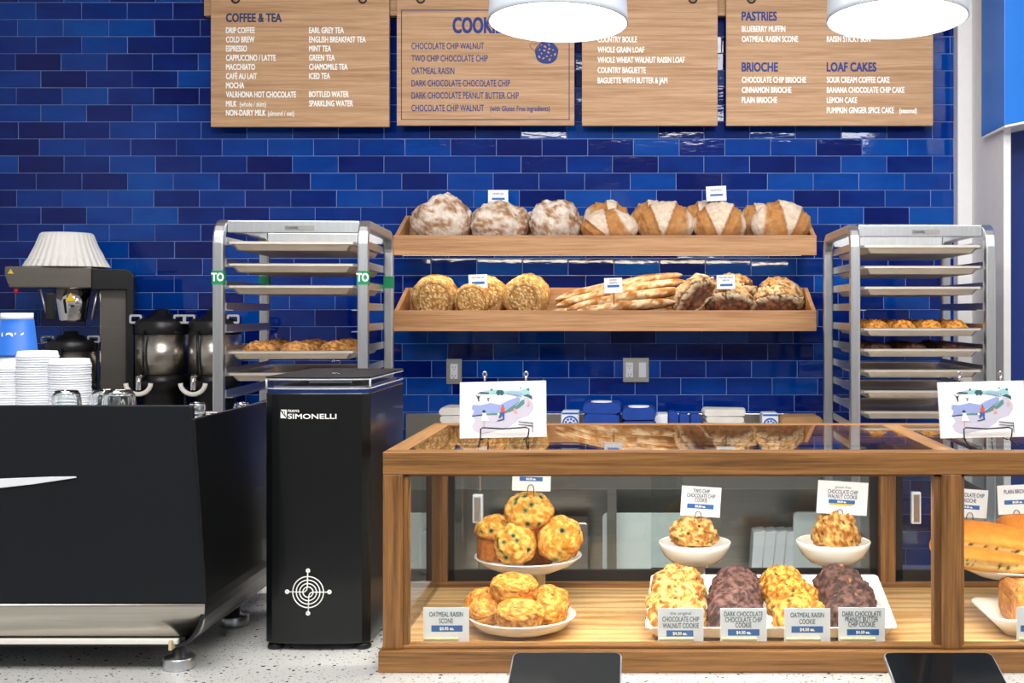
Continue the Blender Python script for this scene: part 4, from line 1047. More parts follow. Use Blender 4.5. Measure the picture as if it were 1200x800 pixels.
def blue_stack(px0, px1, py, d, n, nm, lbl):
    x0, x1 = X(px0, d), X(px1, d); zt = Z(py, d); th = (zt-zc)/n
    for i in range(n):
        t = thing('cloth_bag', ('topmost' if i == 0 else ORD[i]+' from the top')+' folded blue bag in the '+lbl, 'cloth bag', ((x0+x1)/2, d, zt-(i+1)*th), nm)
        soft_slab(MB(), x0+random.uniform(-.003, .003), x1+random.uniform(-.003, .003), d-.10, d+.12, zt-(i+1)*th+.0008, zt-i*th, .02, .005, i+px0).obj('folded_cloth', M['cloth_blue'], t)
        if i == 0:
            cx = (x0+x1)/2; y = d-.03
            MB().prism([(cx+.045*math.cos(a), y+.035*math.sin(a)) for a in [2*PI*k/24 for k in range(24)]], 'z', zt-.001, zt+.0055).obj('pale_print', M['ink_white'], t)
blue_stack(683, 727.5, 470.5, DI, 5, 'blue bags in the left pile', 'taller blue pile')
blue_stack(728.5, 768.5, 476, DI, 4, 'blue bags in the right pile', 'shorter blue pile')
x0, x1 = X(767, DI), X(782.5, DI); tag(MB().prism([(x0, .901), (x1, .901), (x1, Z(485.5, DI)), (x0+.015, Z(485.5, DI)), (x0, Z(488, DI))], 'y', DI, DI+.12).obj('paper_box', M['card'], bevel=.003), 'small white paper box right of the blue cloth bags', 'box')
for i, (a, c, py) in enumerate(((783.5, 795, 481.5), (796, 808, 484), (809, 822, 484.5))):
    x0, x1, zt = X(a, DI), X(c, DI), Z(py, DI)
    o = MB().prism([(x0, .901), (x1, .901), (x1, zt-.018), (x1-.010, zt-.004), (x0+.004, zt), (x0, zt-.012)], 'y', DI-.02, DI+.08).obj('blue_pouch', M['cloth_blue'], bevel=.005)
    tag(o, ('leftmost', 'middle', 'rightmost')[i]+' of three small dark blue pouches beside the white napkin stack', 'pouch', 'small blue pouches')
for i in range(6):
    zt = Z(479, DI)-i*.0285
    o = soft_slab(MB(), X(823+(2 if i % 2 else 0), DI), X(873-(1 if i % 2 else 0), DI), DI-.06, DI+.11, max(zc, zt-.028), zt, .012, .006, i+20).obj('folded_napkin', M['cloth_white'])
    tag(o, ('topmost' if i == 0 else ORD[i]+' from the top')+' folded white cloth in the pile right of the blue pouches', 'napkin', 'folded white napkins')
o = soft_slab(MB(), X(914, DI), X(964, DI), DI-.04, DI+.12, zc, Z(487, DI), .03, .008, 44).obj('bread_bag', M['kraft']); tag(o, 'brown kraft paper bag lying beside the right pan rack', 'paper bag')
# low shelf under the back counter, seen through the glass case
def shelf_box(px0, px1, py0, py1, d, dep, mat, name, label, cat, bev=.006, rc=.02):
    x0, x1, z0, z1 = X(px0, d), X(px1, d), Z(py1, d), Z(py0, d)
    z0 = .391
    return tag(MB().prism(rrect(x0, x1, z0, z1, rc, 4), 'y', d, d+dep).obj(name, M[mat], bevel=bev), label, cat)
shelf_box(706, 830, 601, 672, 5.06, .02, 'board_white', 'cutting_board', 'white cutting board standing behind the glass case left of the two chip cookie bowl', 'cutting board', .003)
shelf_box(560, 690, 612, 672, 5.10, .16, 'steel', 'steel_bin', 'low steel bin behind the muffins on the lower back shelf', 'bin')
shelf_box(491, 516, 622, 672, 5.12, .18, 'alu', 'steel_bin', 'narrow steel bin at the left end of the lower back shelf', 'bin')
shelf_box(930, 1012, 600, 672, 5.10, .03, 'board_white', 'cutting_board', 'white board standing behind the glass case right of the gluten free bowl', 'cutting board', .003)
for i in range(4):
    x0, x1, d = X(880+i*13, 5.08), X(892+i*13, 5.08), 5.08+i*.01
    o = MB().prism([(x0, .391), (x1, .391), (x1+.02, Z(622, d)), (x0+.012, Z(624, d))], 'y', d, d+.12).obj('paper_sleeve', M['card'], bevel=.004)
    tag(o, ORD[i]+' pale paper sleeve from the left behind the glass case between the two bowls', 'paper sleeve', 'paper sleeves on the lower back shelf')
# ================================================================== GLASS DISPLAY CASE
d0, d1 = 2.057, 2.587; q = .037
cx0, cxd, cx1 = X(448.5, d0), X(1114.5, d0), 1.50; zt = Z(529.5, d0); FZ = .93
cs = thing('display_case', 'oak framed glass display case of pastries on the white counter', 'display case', (.5, 2.32, .90))
pb = MB().box(X(443, d0-.012), cx1+.01, d0-.012, d0+.03, .90, Z(763, d0-.012)).box(X(443, d0-.012), cx0+.012, d0+.03, d1+.006, .90, Z(763, d0-.012)).box(cx0+.012, cx1+.01, d1-.004, d1+.006, .90, Z(763, d0-.012)); pb.obj('plinth', M['oak_x'], cs, bevel=.002)
MB().box(cx0, cx1, d0+.003, d0+.03, Z(763, d0-.012), Z(756, d0+.003)).obj('front_sill', M['oak_x'], cs, bevel=.0015)
MB().box(cx0+.012, cx1-.004, d0+.03, d1-.004, .9005, FZ).obj('case_floor', M['oak_floor'], cs)
MB().box(cx0, cx1, d0, d0+q, Z(556, d0), zt).obj('top_rail', M['oak_x'], cs, bevel=.0015)
MB().box(cx0+q, cx1-q, d0+.006, d0+.03, Z(558.5, d0), Z(556, d0)).obj('glass_stop', M['oak_x'], cs)
MB().box(cx0, cx1, d1-q, d1, zt-.04, zt).obj('top_rail', M['oak_x'], cs, bevel=.0015)
for a in (cx0, cxd-q/2, cx1-q):
    MB().box(a, a+q, d0+q, d1-q, zt-.035, zt).obj('cross_rail', M['oak_y'], cs, bevel=.001)
zb = Z(763, d0-.012)
for a, w in ((cx0, .0345), (X(1103.5, d0), .0345), (cx1-.0345, .0345)):
    MB().box(a, a+w, d0, d0+q, zb, Z(556, d0)).obj('front_post', M['oak_z'], cs, bevel=.0015)
for a, w in ((X(472, d0), .008), (X(1096, d0), .011), (X(1127, d0), .006)):
    MB().box(a, a+w, d0+.006, d0+.03, zb, Z(556, d0)).obj('glass_stop', M['oak_z'], cs)
rp = X(516.5, d1-q)
for c in (X(517, d1-.02), X(1038.5, d1-.02), cx1-.02):
    MB().box(c-.0165, c+.0165, d1-.040, d1-.002, FZ, zt-.04).obj('rear_post', M['oak_z'], cs, bevel=.0015)
MB().box(cx0, cx1, d1-.042, d1, FZ, Z(682.5, d1-.042)).obj('rear_sill', M['oak_x'], cs)
MB().box(cx0+.0345, cxd-.004, d0+.014, d0+.019, zb, Z(556, d0)).obj('front_glass', M['glass'], cs)
MB().box(cxd+.006, cx1-.03, d0+.014, d0+.019, zb, Z(556, d0)).obj('front_glass', M['glass'], cs)
MB().box(cx0+.012, cx0+.017, d0+q, d1-.04, FZ, zt-.035).obj('side_glass', M['glass'], cs)
for a, c in ((cx0+q-.004, cxd-q/2+.004), (cxd+q/2-.004, cx1-q+.004)):
    MB().box(a, c, d0+q-.004, d1-q+.004, zt-.0055, zt-.0005).obj('top_glass', M['glass'], cs)
# sliding rear doors with black frames and clear pulls
def rear_door(px0, px1, d, lab, stiles, pull):
    x0, x1 = X(px0, d), X(px1, d); z0, z1 = Z(682.5, d1-.042), zt-.045
    dr = MB().box(x0, x1, d-.002, d+.002, z0, z1).obj('rear_door', M['rear_glass'], cs); dr['label'] = lab
    w = 9*d/F
    MB().box(x0, x1, d-.006, d+.006, z0, z0+.024).obj('door_rail', M['black_frame'], dr)
    MB().box(x0, x1, d-.006, d+.006, z1-.006, z1).obj('door_rail', M['black_frame'], dr)
    for s in stiles:
        a = x0 if s == 'l' else x1-w
        MB().box(a, a+w, d-.006, d+.006, z0, z1).obj('door_stile', M['black_frame'], dr)
    if pull:
        a, c, e, f = X(pull[0], d), X(pull[1], d), Z(pull[3], d), Z(pull[2], d)
        MB().box(a, c, d-.020, d-.006, e, f).obj('pull_handle', M['white_plastic'], dr, bevel=.002)
        MB().box(a+.004, c-.004, d-.0215, d-.0195, e+.005, f-.005).obj('pull_recess', M['alu'], dr)
dA, dB_ = d1-.022, d1-.010
rear_door(524, 800, dA, 'left sliding glass door with black frame', 'l', (555, 567, 578, 611))
rear_door(763, 1028, dB_, 'right sliding glass door with black frame', 'r', None)
rear_door(1048, 1250, dA, 'sliding glass door of the right bay', 'l', (1066, 1077, 575, 612))
MB().box(X(500, dA), X(507, dA), dA-.006, dA+.006, Z(682.5, d1-.042), zt-.045).obj('side_stile', M['black_frame'], cs)
for a, c in ((X(478.3, d0+.03), X(480.3, d0+.03)), (X(1093.5, d0+.03), X(1095.5, d0+.03))):
    MB().box(a, c, d0+.026, d0+.032, FZ, Z(558, d0)).obj('light_strip', M['led'], cs)['label'] = 'warm glowing vertical light strip'
for a, c, e in ((cx0+.06, cxd-.04, 3.7), (cxd+.04, cx1-.06, 2.8)):
    area('case_light', ((a+c)/2, d0+.049, zt-.012), (math.radians(6), 0, 0), c-a, .02, e, (1, .94, .84), math.radians(150))

# ------------------------------------------------------------------ price cards
def price_card(px0, px1, py0, py1, d, lines_, bar, price, label, holder='block', roll=0.0, cap=5.6, xf=.62, extra=None, under=None, yaw=0.0, group='price cards', clip=None):
    x0, x1, z0, z1 = X(px0, d), X(px1, d), Z(py1, d), Z(py0, d); xm = (x0+x1)/2
    t = thing('price_card', label, 'price card', (xm, d, z0), group)
    MB().box(x0, x1, d, d+.0012, z0, z1).obj('card', M['card'], t)
    yy = d-.0005; u = d/F; pm_ = (px0+px1)/2
    if lines_: text_mb([(s, xm, Z(py, d)) for s, py in lines_], yy, cap*u, xf, 'c', .006).obj('lettering', M['ink_navy' if holder == 'clip' else 'ink_grey'], t, recalc=False)
    if extra: text_mb([(extra[0], xm, Z(extra[1], d))], yy, extra[2]*u, 1.05, 'c', -.004).obj('small_lettering', M['ink_grey'], t, recalc=False)
    if bar:
        b_ = MB().box(X(bar[0], d), X(bar[1], d), d-.0004, d+.0005, Z(bar[3], d), Z(bar[2], d)).obj('price_bar', M['bar_blue'], t)
        if price: text_mb([(price, X((bar[0]+bar[1])/2, d), Z(bar[3], d)+.28*(bar[3]-bar[2])*u)], d-.0009, (bar[3]-bar[2])*.46*u, .95, 'c', .03).obj('price_lettering', M['ink_white'], b_, recalc=False)
        if under: MB().box(X(bar[0]+1.5, d), X(bar[1]-3, d), d-.0004, d+.0005, Z(bar[3]+2, d), Z(bar[3], d)).obj('yellow_line', M['yellow'], t)
    if holder == 'block':
        w = (x1-x0)*.76; a = x0+.002
        MB().box(a, a+w, d-.009, d+.006, FZ, FZ+.0165).obj('holder_block', M['cream'], t, bevel=.001)
    elif holder == 'clip':
        cpx, ytop, yend = clip; r = 3.2*u; cx_ = X(cpx, d); zc_ = Z(ytop+3.2, d)
        pts = [(cx_-r*1.25, d-.0025, Z(yend, d)), (cx_-r*1.15, d-.0025, z0+.002)]+[(cx_+r*math.cos(a), d-.0025, zc_+r*math.sin(a)) for a in [PI-PI*k/12 for k in range(13)]]+[(cx_+r*1.15, d-.0025, z0+.002), (cx_+r*1.25, d-.0025, Z(yend, d))]
        MB().tube(pts, .0008, 6).obj('wire_clip', M['wire'], t)
    elif holder == 'stake':
        MB().tube([(xm, d+.003, z1-.01), (xm, d+.003, z0-.05)], .0022, 6).obj('stake', M['wire'], t)
    t.rotation_euler = (0, math.radians(roll), math.radians(yaw)); return t
DC = 2.100; G4 = 'price cards in wooden blocks at the front of the case'
price_card(496, 549.5, 711.5, 753, DC, [('OATMEAL RAISIN', 722.3), ('SCONE', 730)], (505.5, 542, 732.5, 739.8), '$5.95 ea.', 'white price card reading OATMEAL RAISIN SCONE', group=G4)
price_card(771, 824.5, 712.5, 755, DC, [('CHOCOLATE CHIP', 728), ('WALNUT COOKIE', 735.5)], (781, 812.5, 738.3, 745.5), '$4.50 ea.', 'white price card reading the original CHOCOLATE CHIP WALNUT COOKIE', group=G4, extra=('· the original ·', 720, 3.6))
tg = bpy.data.objects.get('price_card.001')
price_card(844, 898.5, 712.5, 755, DC, [('DARK CHOCOLATE', 722), ('CHOCOLATE CHIP', 728.6), ('COOKIE', 735)], (853, 890, 737, 744.5), '$4.50 ea.', 'white price card reading DARK CHOCOLATE CHOCOLATE CHIP COOKIE', group=G4)
price_card(919, 973, 712.5, 754, DC, [('OATMEAL RAISIN', 723.2), ('COOKIE', 730.8)], (927.5, 964.5, 733.5, 741), '$4.50 ea.', 'white price card reading OATMEAL RAISIN COOKIE', group=G4)
price_card(982.5, 1037, 711.5, 754, DC, [('DARK CHOCOLATE', 721.7), ('PEANUT BUTTER', 728), ('CHIP COOKIE', 734)], (992.5, 1030, 737, 744), '$4.50 ea.', 'white price card reading DARK CHOCOLATE PEANUT BUTTER CHIP COOKIE', group=G4)
price_card(1191.5, 1245, 711, 753, DC, [('SOUR CREAM', 722.3), ('COFFEE CAKE', 730)], (1196, 1236, 732.5, 739.8), '$4.50 ea.', 'white price card cut by the right edge in front of the loaf cake', group=G4)
GC = 'price cards held by wire clips'
price_card(600, 645, 545, 575, 2.33, [('BLUEBERRY', 550), ('MUFFIN', 555)], (608.5, 635.5, 558.5, 563.5), '$4.50 ea.', 'white price card clipped into the topmost blueberry muffin', 'clip', 1.5, group=GC, clip=(622, 567.5, 582), cap=4.4)
price_card(797, 843.5, 570, 605, 2.43, [('TWO CHIP', 577.3), ('CHOCOLATE CHIP', 582.8), ('COOKIE', 588)], (804.5, 835.5, 590.5, 595.8), '$4.50 ea.', 'white price card reading TWO CHIP CHOCOLATE CHIP COOKIE', 'clip', 3.5, cap=4.3, group=GC, clip=(818, 599, 611))
price_card(956.5, 1015.5, 564, 602.5, 2.42, [('CHOCOLATE CHIP', 578.5), ('WALNUT COOKIE', 584)], (970, 1001, 585.5, 590), '$4.50 ea.', 'white price card reading gluten free CHOCOLATE CHIP WALNUT COOKIE with a yellow line', 'clip', 3.5, cap=4.6, extra=('gluten free', 572, 2.8), under=True, group=GC, clip=(984, 596.5, 608))
price_card(1112, 1156, 573, 606, 2.44, [('CHOCOLATE CHIP', 582), ('BRIOCHE', 588.5)], (1120, 1147, 591.5, 596.3), '$4.50 ea.', 'white price card reading CHOCOLATE CHIP BRIOCHE half hidden by the oak post', 'clip', 4, cap=4.6, group=GC, clip=(1136, 600, 640))
price_card(1170, 1216, 568, 602, 2.40, [('PLAIN BRIOCHE', 578)], (1177.5, 1208, 585.5, 590.5), '$4.50 ea.', 'white price card reading PLAIN BRIOCHE', 'clip', -2.5, cap=4.8, group=GC, clip=(1191, 597, 615))
GS2 = 'small price cards on the bread shelves'
price_card(572, 595.5, 222.5, 240, 5.24, [('COUNTRY LOAF', 228)], (576.5, 591.5, 231.6, 234.2), None, 'small price card above the second floury loaf of the upper shelf', 'stake', 0, 2.0, .6, group=GS2)
price_card(828, 851.5, 218, 235.5, 5.24, [('COUNTRY BOULE', 223.6)], (832.5, 847.5, 227.2, 229.6), None, 'small price card above the sixth boule of the upper shelf', 'stake', -2.5, 2.0, .6, group=GS2)
price_card(549.5, 571.5, 321.5, 337.5, 5.175, [('WHOLE GRAIN LOAF', 326)], (553, 568, 329.8, 332.8), None, 'small price card above the seeded loaves of the lower shelf', 'stake', -2, 2.0, .55, group=GS2)
price_card(708.5, 729.5, 325.5, 343, 5.10+.03, [('COUNTRY', 329), ('BAGUETTE', 332.3)], (712, 726, 333.8, 336.6), None, 'small price card in front of the baguettes on the lower shelf', 'stake', -2, 2.0, .6, group=GS2)
price_card(840, 861.5, 322, 338.5, 5.11, [('WHOLE WHEAT WALNUT', 326), ('RAISIN LOAF', 329.3)], (844, 858.5, 332.6, 335.2), None, 'small price card in front of the dark raisin loaves', 'stake', -1, 1.9, .5, group=GS2)

# ------------------------------------------------------------------ dishes
def lathe_dish(name, label, c, prof, ped=None, n=56, cat='plate', tilt=None, group=None):
    t = thing(name, label, cat, c, group)
    MB().lathe(prof, c, n).obj('dish', M['white_ceramic'], t)
    if ped: ped(t)
    if tilt: t.rotation_euler = tilt
    return t
c = Vector((X(612, 2.205), 2.205, FZ)); zr = .031; R = .0985
lathe_dish('plate', 'round white plate of oatmeal raisin scones on the case floor', c, [(.052, .0), (.055, .002), (.085, .012), (R, zr-.003), (R+.001, zr), (R-.003, zr), (.082, .017), (.05, .009), (0, .009)], n=64)
cu = Vector((X(619, 2.39), 2.39, FZ)); zu = Z(650, 2.39)-FZ; Ru = .1075
def ped_u(t):
    MB().box(cu.x-.043, cu.x+.030, cu.y-.03, cu.y+.03, FZ, FZ+zu-.031).obj('pedestal', M['alu'], t, bevel=.003)
    MB().box(cu.x+.020, cu.x+.032, cu.y-.031, cu.y+.031, FZ, FZ+zu-.031).obj('pedestal_side', M['cream'], t)
lathe_dish('cake_stand', 'round white dish of blueberry muffins raised on a square pedestal', cu, [(.05, zu-.032), (.056, zu-.030), (.09, zu-.016), (Ru-.001, zu-.002), (Ru, zu), (Ru-.004, zu), (.088, zu-.011), (.055, zu-.024), (0, zu-.024)], ped_u, 64, 'cake stand')
def bowl(px, py, d, rpx, label):
    R = rpx*d/F; c = Vector((X(px, d), d, FZ)); z = Z(py, d)-FZ; H = R*.64
    prof = [(R*.36, z-H), (R*.62, z-H*.86), (R*.84, z-H*.56), (R*.96, z-H*.22), (R, z), (R*.97, z+.0015), (R*.94, z-.001), (R*.90, z-H*.22), (R*.78, z-H*.52), (R*.58, z-H*.78), (R*.3, z-H*.88), (0, z-H*.88)]
    def ped(t): MB().lathe([(.027, 0), (.0275, .002), (.023, .008), (.0225, z-H*.96)], c, 32).obj('pedestal', M['chrome'], t)
    lathe_dish('footed_bowl', label, c, prof, ped, 56, 'bowl', None, 'white footed bowls'); return z+FZ, H
zb1, H1 = bowl(814, 634.5, 2.45, 42.6, 'white bowl on a chrome foot holding the two chip cookie')
zb2, H2 = bowl(976.3, 633.5, 2.44, 43.6, 'white bowl on a chrome foot holding the gluten free walnut cookie')
# ------------------------------------------------------------------ rectangular platter, slightly raised at the back
pt = thing('platter', 'rectangular white platter carrying four kinds of cookies', 'platter', (.243, 2.125, FZ))
w, L_, tlt = .2245, .255, math.radians(9)
rings = [(w-.025, .02, L_-.02, .006), (w-.018, .012, L_-.012, .004), (w-.004, .002, L_-.002, .0255), (w, 0, L_, .027), (w-.005, .004, L_-.004, .0275), (w-.022, .020, L_-.018, .010), (w-.03, .028, L_-.026, .009)]
vs = []; m = 0
for hw_, ya, yb_, z in rings:
    sk = [(x_, y_) for x_, y_ in rrect(-hw_, hw_, ya, yb_, .010, 3)]; m = len(sk)
    vs += [(.243+x_+(.014*(y_/L_)-.002), 2.125+y_, FZ+z) for x_, y_ in sk]
fs = [(j*m+k, j*m+(k+1) % m, (j+1)*m+(k+1) % m, (j+1)*m+k) for j in range(len(rings)-1) for k in range(m)]+[tuple(range(m))[::-1], tuple((len(rings)-1)*m+k for k in range(m))]
mbp = MB(); mbp.add(vs, fs, 0, False); mbp.obj('tray_body', M['white_ceramic'], pt)
MB().box(.06, .43, 2.345, 2.362, FZ, FZ+.003).obj('riser', M['acrylic'], pt)
MB().box(.06, .43, 2.352, 2.356, FZ, FZ+.004).obj('riser', M['acrylic'], pt)
pt.rotation_euler = (tlt, 0, 0)
def on_platter(x, y, z): # platter frame -> world
    return Vector((.243+x, 2.125+y*math.cos(tlt)-z*math.sin(tlt), FZ+y*math.sin(tlt)+z*math.cos(tlt)))

# ------------------------------------------------------------------ cookies on the platter, leaning back on each other
def cookie_at(px, py, d, r, h, kind, sd, rot, label, group, mat='cookie'):
    me = cookie_mesh('cookie', r, h, sd, kind, 84, 48)
    o = meshobj('cookie', me, M[mat]); put(o, W(px, py, d), rot); return tag(o, label, 'cookie', group)
R_ = math.radians
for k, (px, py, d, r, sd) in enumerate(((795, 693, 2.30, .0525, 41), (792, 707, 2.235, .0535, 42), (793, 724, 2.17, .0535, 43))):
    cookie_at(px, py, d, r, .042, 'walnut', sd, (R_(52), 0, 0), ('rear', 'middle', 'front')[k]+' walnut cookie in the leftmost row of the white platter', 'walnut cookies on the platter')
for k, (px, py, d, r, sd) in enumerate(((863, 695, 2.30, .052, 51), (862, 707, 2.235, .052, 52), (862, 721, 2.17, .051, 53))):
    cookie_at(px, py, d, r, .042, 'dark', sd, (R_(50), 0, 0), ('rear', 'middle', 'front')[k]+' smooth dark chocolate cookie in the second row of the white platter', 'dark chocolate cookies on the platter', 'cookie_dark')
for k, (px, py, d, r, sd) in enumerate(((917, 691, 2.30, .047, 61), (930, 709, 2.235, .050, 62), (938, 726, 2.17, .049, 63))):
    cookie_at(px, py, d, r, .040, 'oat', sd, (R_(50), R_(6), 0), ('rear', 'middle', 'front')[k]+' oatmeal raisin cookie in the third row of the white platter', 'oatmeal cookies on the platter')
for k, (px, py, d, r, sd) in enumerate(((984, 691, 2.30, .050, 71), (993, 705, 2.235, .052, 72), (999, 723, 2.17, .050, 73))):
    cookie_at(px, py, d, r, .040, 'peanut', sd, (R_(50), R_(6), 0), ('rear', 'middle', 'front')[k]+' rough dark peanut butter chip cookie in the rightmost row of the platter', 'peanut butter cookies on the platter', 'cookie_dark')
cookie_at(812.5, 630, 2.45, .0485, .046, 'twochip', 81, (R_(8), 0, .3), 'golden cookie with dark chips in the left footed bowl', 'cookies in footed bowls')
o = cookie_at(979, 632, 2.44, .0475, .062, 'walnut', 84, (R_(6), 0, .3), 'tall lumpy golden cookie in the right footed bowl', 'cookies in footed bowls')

# ------------------------------------------------------------------ muffins and scones
def muffin_fn(r, sd):
    g, lt, br, cup, be, gn = C('#cb8526'), C('#e8bd62'), C('#9a5620'), C('#b26b2c'), C('#1b1833'), C('#7f8a4c')
    def fn(d):
        n = fb(d, 2.2, sd, 3)*.11+fb(d, 6, sd+1, 3)*.05
        f, ci = vor(d, 2.6, sd+2)
        if d.z > -.12:
            p = Vector((d.x*r*(1+n), d.y*r*(1+n), d.z*r*.92*(1+n)))
            t = .5+.9*fb(d, 4, sd+3, 3); col = mix(g, lt, sstep(.35, .7, t)); col = mix(col, br, sstep(.3, .0, d.z)*.5+.3*sstep(.6, .85, .5+.9*fb(d, 8, sd+5, 3)))
            if ci < .34 and f[0] < .48:
                col = mix(gn, col, sstep(.30, .48, f[0]))
                if f[0] < .30: col = mix(be, col, sstep(.2, .30, f[0])); p *= .98
        else:
            k = min(1, (-.12-d.z)/.5); rr = r*(.86-.22*max(0, (-d.z-.12)/.88))
            h = math.hypot(d.x, d.y) or 1e-5; w = 1 if d.z > -.86 else (1-((-d.z-.86)/.14))
            wav = 1+.02*math.sin(math.atan2(d.y, d.x)*16)
            p = Vector((d.x/h*rr*max(.001, w)*wav, d.y/h*rr*max(.001, w)*wav, -r*.12-min(1, (-d.z-.12)/.74)*r*1.0))
            col = mix(cup, C('#a05d25'), .5+.9*fb(d, 5, sd+4, 3))
        return p, col
    return fn
def lump(me_fn, px, py, d, rot, name, label, cat, group, nu=72, nv=44, mat='cookie'):
    o = meshobj(name, blob(name, me_fn, nu, nv), M[mat]); put(o, W(px, py, d), rot); return tag(o, label, cat, group)
GM = 'blueberry muffins on the raised dish'
lump(muffin_fn(.047, 1), 620, 602, 2.36, (R_(28), R_(4), 0), 'muffin', 'blueberry muffin on top of the pile', 'muffin', GM)
lump(muffin_fn(.044, 2), 582, 627, 2.37, (R_(-4), R_(10), 0), 'muffin', 'muffin at the left of the pile showing its brown side', 'muffin', GM)
lump(muffin_fn(.042, 9), 604, 636, 2.335, (R_(74), R_(0), 0), 'muffin', 'front muffin of the pile with blueberries facing out', 'muffin', GM)
lump(muffin_fn(.046, 4), 655, 631, 2.355, (R_(60), R_(16), 0), 'muffin', 'muffin at the right of the pile, pale crown turned outwards', 'muffin', GM)
lump(muffin_fn(.044, 5), 630, 634, 2.43, (R_(0), R_(0), 0), 'muffin', 'muffin at the back of the pile mostly hidden', 'muffin', GM)
def scone_fn(rx, ry, h, sd):
    g, lt, br, ra = C('#c47c24'), C('#e3ab52'), C('#8d4614'), C('#35190f')
    def fn(d):
        n = (fb(d, 2.0, sd, 3)*.08+fb(d, 6.5, sd+1, 3)*.05)*(1 if d.z > -.2 else .35)
        e = .80; sx = math.copysign(abs(d.x)**e, d.x); sy = math.copysign(abs(d.y)**e, d.y)
        k = 1/max(1, math.hypot(sx, sy)/1.0)
        p = Vector((sx*k*rx*(1+n), sy*k*ry*(1+n), math.copysign(abs(d.z)**.85, d.z)*h*.5*(1+n)))
        t = .5+.9*fb(d, 4.5, sd+3, 3); col = mix(g, lt, sstep(.4, .75, t)); col = mix(col, br, sstep(.55, .85, .5+.9*fb(d, 5.5, sd+5, 4))*.75)
        f, ci = vor(d, 2.6, sd+2)
        if ci < .3 and f[0] < .2: col = mix(ra, col, sstep(.13, .2, f[0]))
        return p, col
    return fn
GSC = 'oatmeal raisin scones on the plate'
lump(scone_fn(.043, .040, .052, 1), 602.5, 689.5, 2.20, (R_(6), R_(4), 0), 'scone', 'scone on top of the pile on the round plate', 'scone', GSC)
lump(scone_fn(.037, .040, .054, 2), 568, 711, 2.20, (R_(30), R_(-10), 0), 'scone', 'scone at the left of the pile on the round plate', 'scone', GSC)
lump(scone_fn(.044, .036, .048, 3), 609, 720, 2.145, (R_(14), R_(2), 0), 'scone', 'front scone of the pile with one raisin showing', 'scone', GSC)
lump(scone_fn(.038, .040, .052, 4), 643, 709, 2.215, (R_(34), R_(14), 0), 'scone', 'scone at the right of the pile on the round plate', 'scone', GSC)

# ------------------------------------------------------------------ right bay: brioches and loaf cake
cb = Vector((X(1206, 2.34), 2.34, FZ)); zo = Z(661, 2.34)-FZ
to = thing('cake_stand', 'oval white dish of brioches at the right edge of the case', 'cake stand', cb)
ov = MB(); vs = []; prof = [(.55, zo-.024), (.70, zo-.020), (.92, zo-.006), (1.0, zo), (.975, zo+.001), (.90, zo-.003), (.68, zo-.014), (.3, zo-.015), (.001, zo-.015)]; n = 56
for r, z in prof: vs += [(cb.x+.145*r*math.cos(2*PI*k/n), cb.y+.10*r*math.sin(2*PI*k/n), FZ+z) for k in range(n)]
ov.add(vs, [(i*n+k, i*n+(k+1) % n, (i+1)*n+(k+1) % n, (i+1)*n+k) for i in range(len(prof)-1) for k in range(n)]+[tuple(range(n))[::-1]], 0, True)
ov.obj('dish', M['white_ceramic'], to); MB().box(cb.x-.035, cb.x+.035, cb.y-.03, cb.y+.03, FZ, FZ+zo-.023).obj('pedestal', M['alu'], to, bevel=.003)
def brioche_fn(L, r, sd, filled=True):
    top, mid, fil, chp = C('#bd6d1a'), C('#dda043'), C('#ecd28c'), C('#2a1711')
    def fn(d0_):
        d = Vector((d0_.z, d0_.x, d0_.y)); x = d.x*L/2; tp = max(.03, 1-abs(d.x)**3.5)**.5; k = math.hypot(d.y, d.z) or 1e-5
        n = fb(Vector((x*10, d.y, d.z)), 2, sd, 3)*.05; zz = d.z/k
        rr = r*tp*(1+n)
        col = mix(mid, top, sstep(-.2, .75, zz+.25*fb(d, 3, sd+1, 3)))
        if filled and -.55 < zz < -.02: rr *= .93; col = fil; f, ci = vor(Vector((d.x*7, d.y, zz*1.4)), 1.3, sd); col = mix(chp, fil, sstep(.32, .40, f[0])) if ci > .3 else fil
        elif zz <= -.55: col = mix(mid, fil, .3)
        return Vector((x, d.y/k*rr*1.05, zz*rr*.85)), col
    return fn
GBR = 'brioches on the oval dish'
def brioche(px, py, d, L, r, sd, rot, lb, filled=True):
    o = meshobj('brioche', blob('brioche', brioche_fn(L, r, sd, filled), 40, 80), M['crust']); put(o, W(px, py, d), rot); tag(o, lb, 'brioche', GBR)
brioche(1160, 634, 2.30, .22, .042, 1, (0, R_(8), R_(-4)), 'long filled chocolate chip brioche on top at the front of the oval dish')
brioche(1157, 653, 2.285, .17, .033, 2, (0, R_(6), R_(-3)), 'lower filled chocolate chip brioche under the long one')
brioche(1118, 640, 2.37, .10, .032, 3, (0, R_(4), R_(20)), 'brioche end peeping out left of the oak post', False)
brioche(1192, 622, 2.39, .085, .040, 4, (0, 0, 0), 'round plain brioche behind the filled ones', False)
lp = thing('plate', 'rectangular white dish with upturned corner under the loaf cake', 'plate', (X(1215, 2.22), 2.22, FZ))
vs = []; rg = [(.62, .004), (.70, .002), (1.0, .030), (.975, .032), (.66, .009), (.01, .009)]
for s, z in rg:
    for (ux, uy) in rrect(-.105*s, .105*s, -.085*s, .085*s, .025*s, 4):
        cr_ = (abs(ux)/.105*abs(uy)/.085)
        vs.append((X(1215, 2.22)+ux, 2.22+uy, FZ+z+(.008*cr_ if s > .9 else 0)))
m = len(rrect(-1, 1, -1, 1, .2, 4)); mm = MB(); mm.add(vs, [(j*m+k, j*m+(k+1) % m, (j+1)*m+(k+1) % m, (j+1)*m+k) for j in range(len(rg)-1) for k in range(m)]+[tuple(range(m))[::-1]], 0, True); mm.obj('dish', M['white_ceramic'], lp)
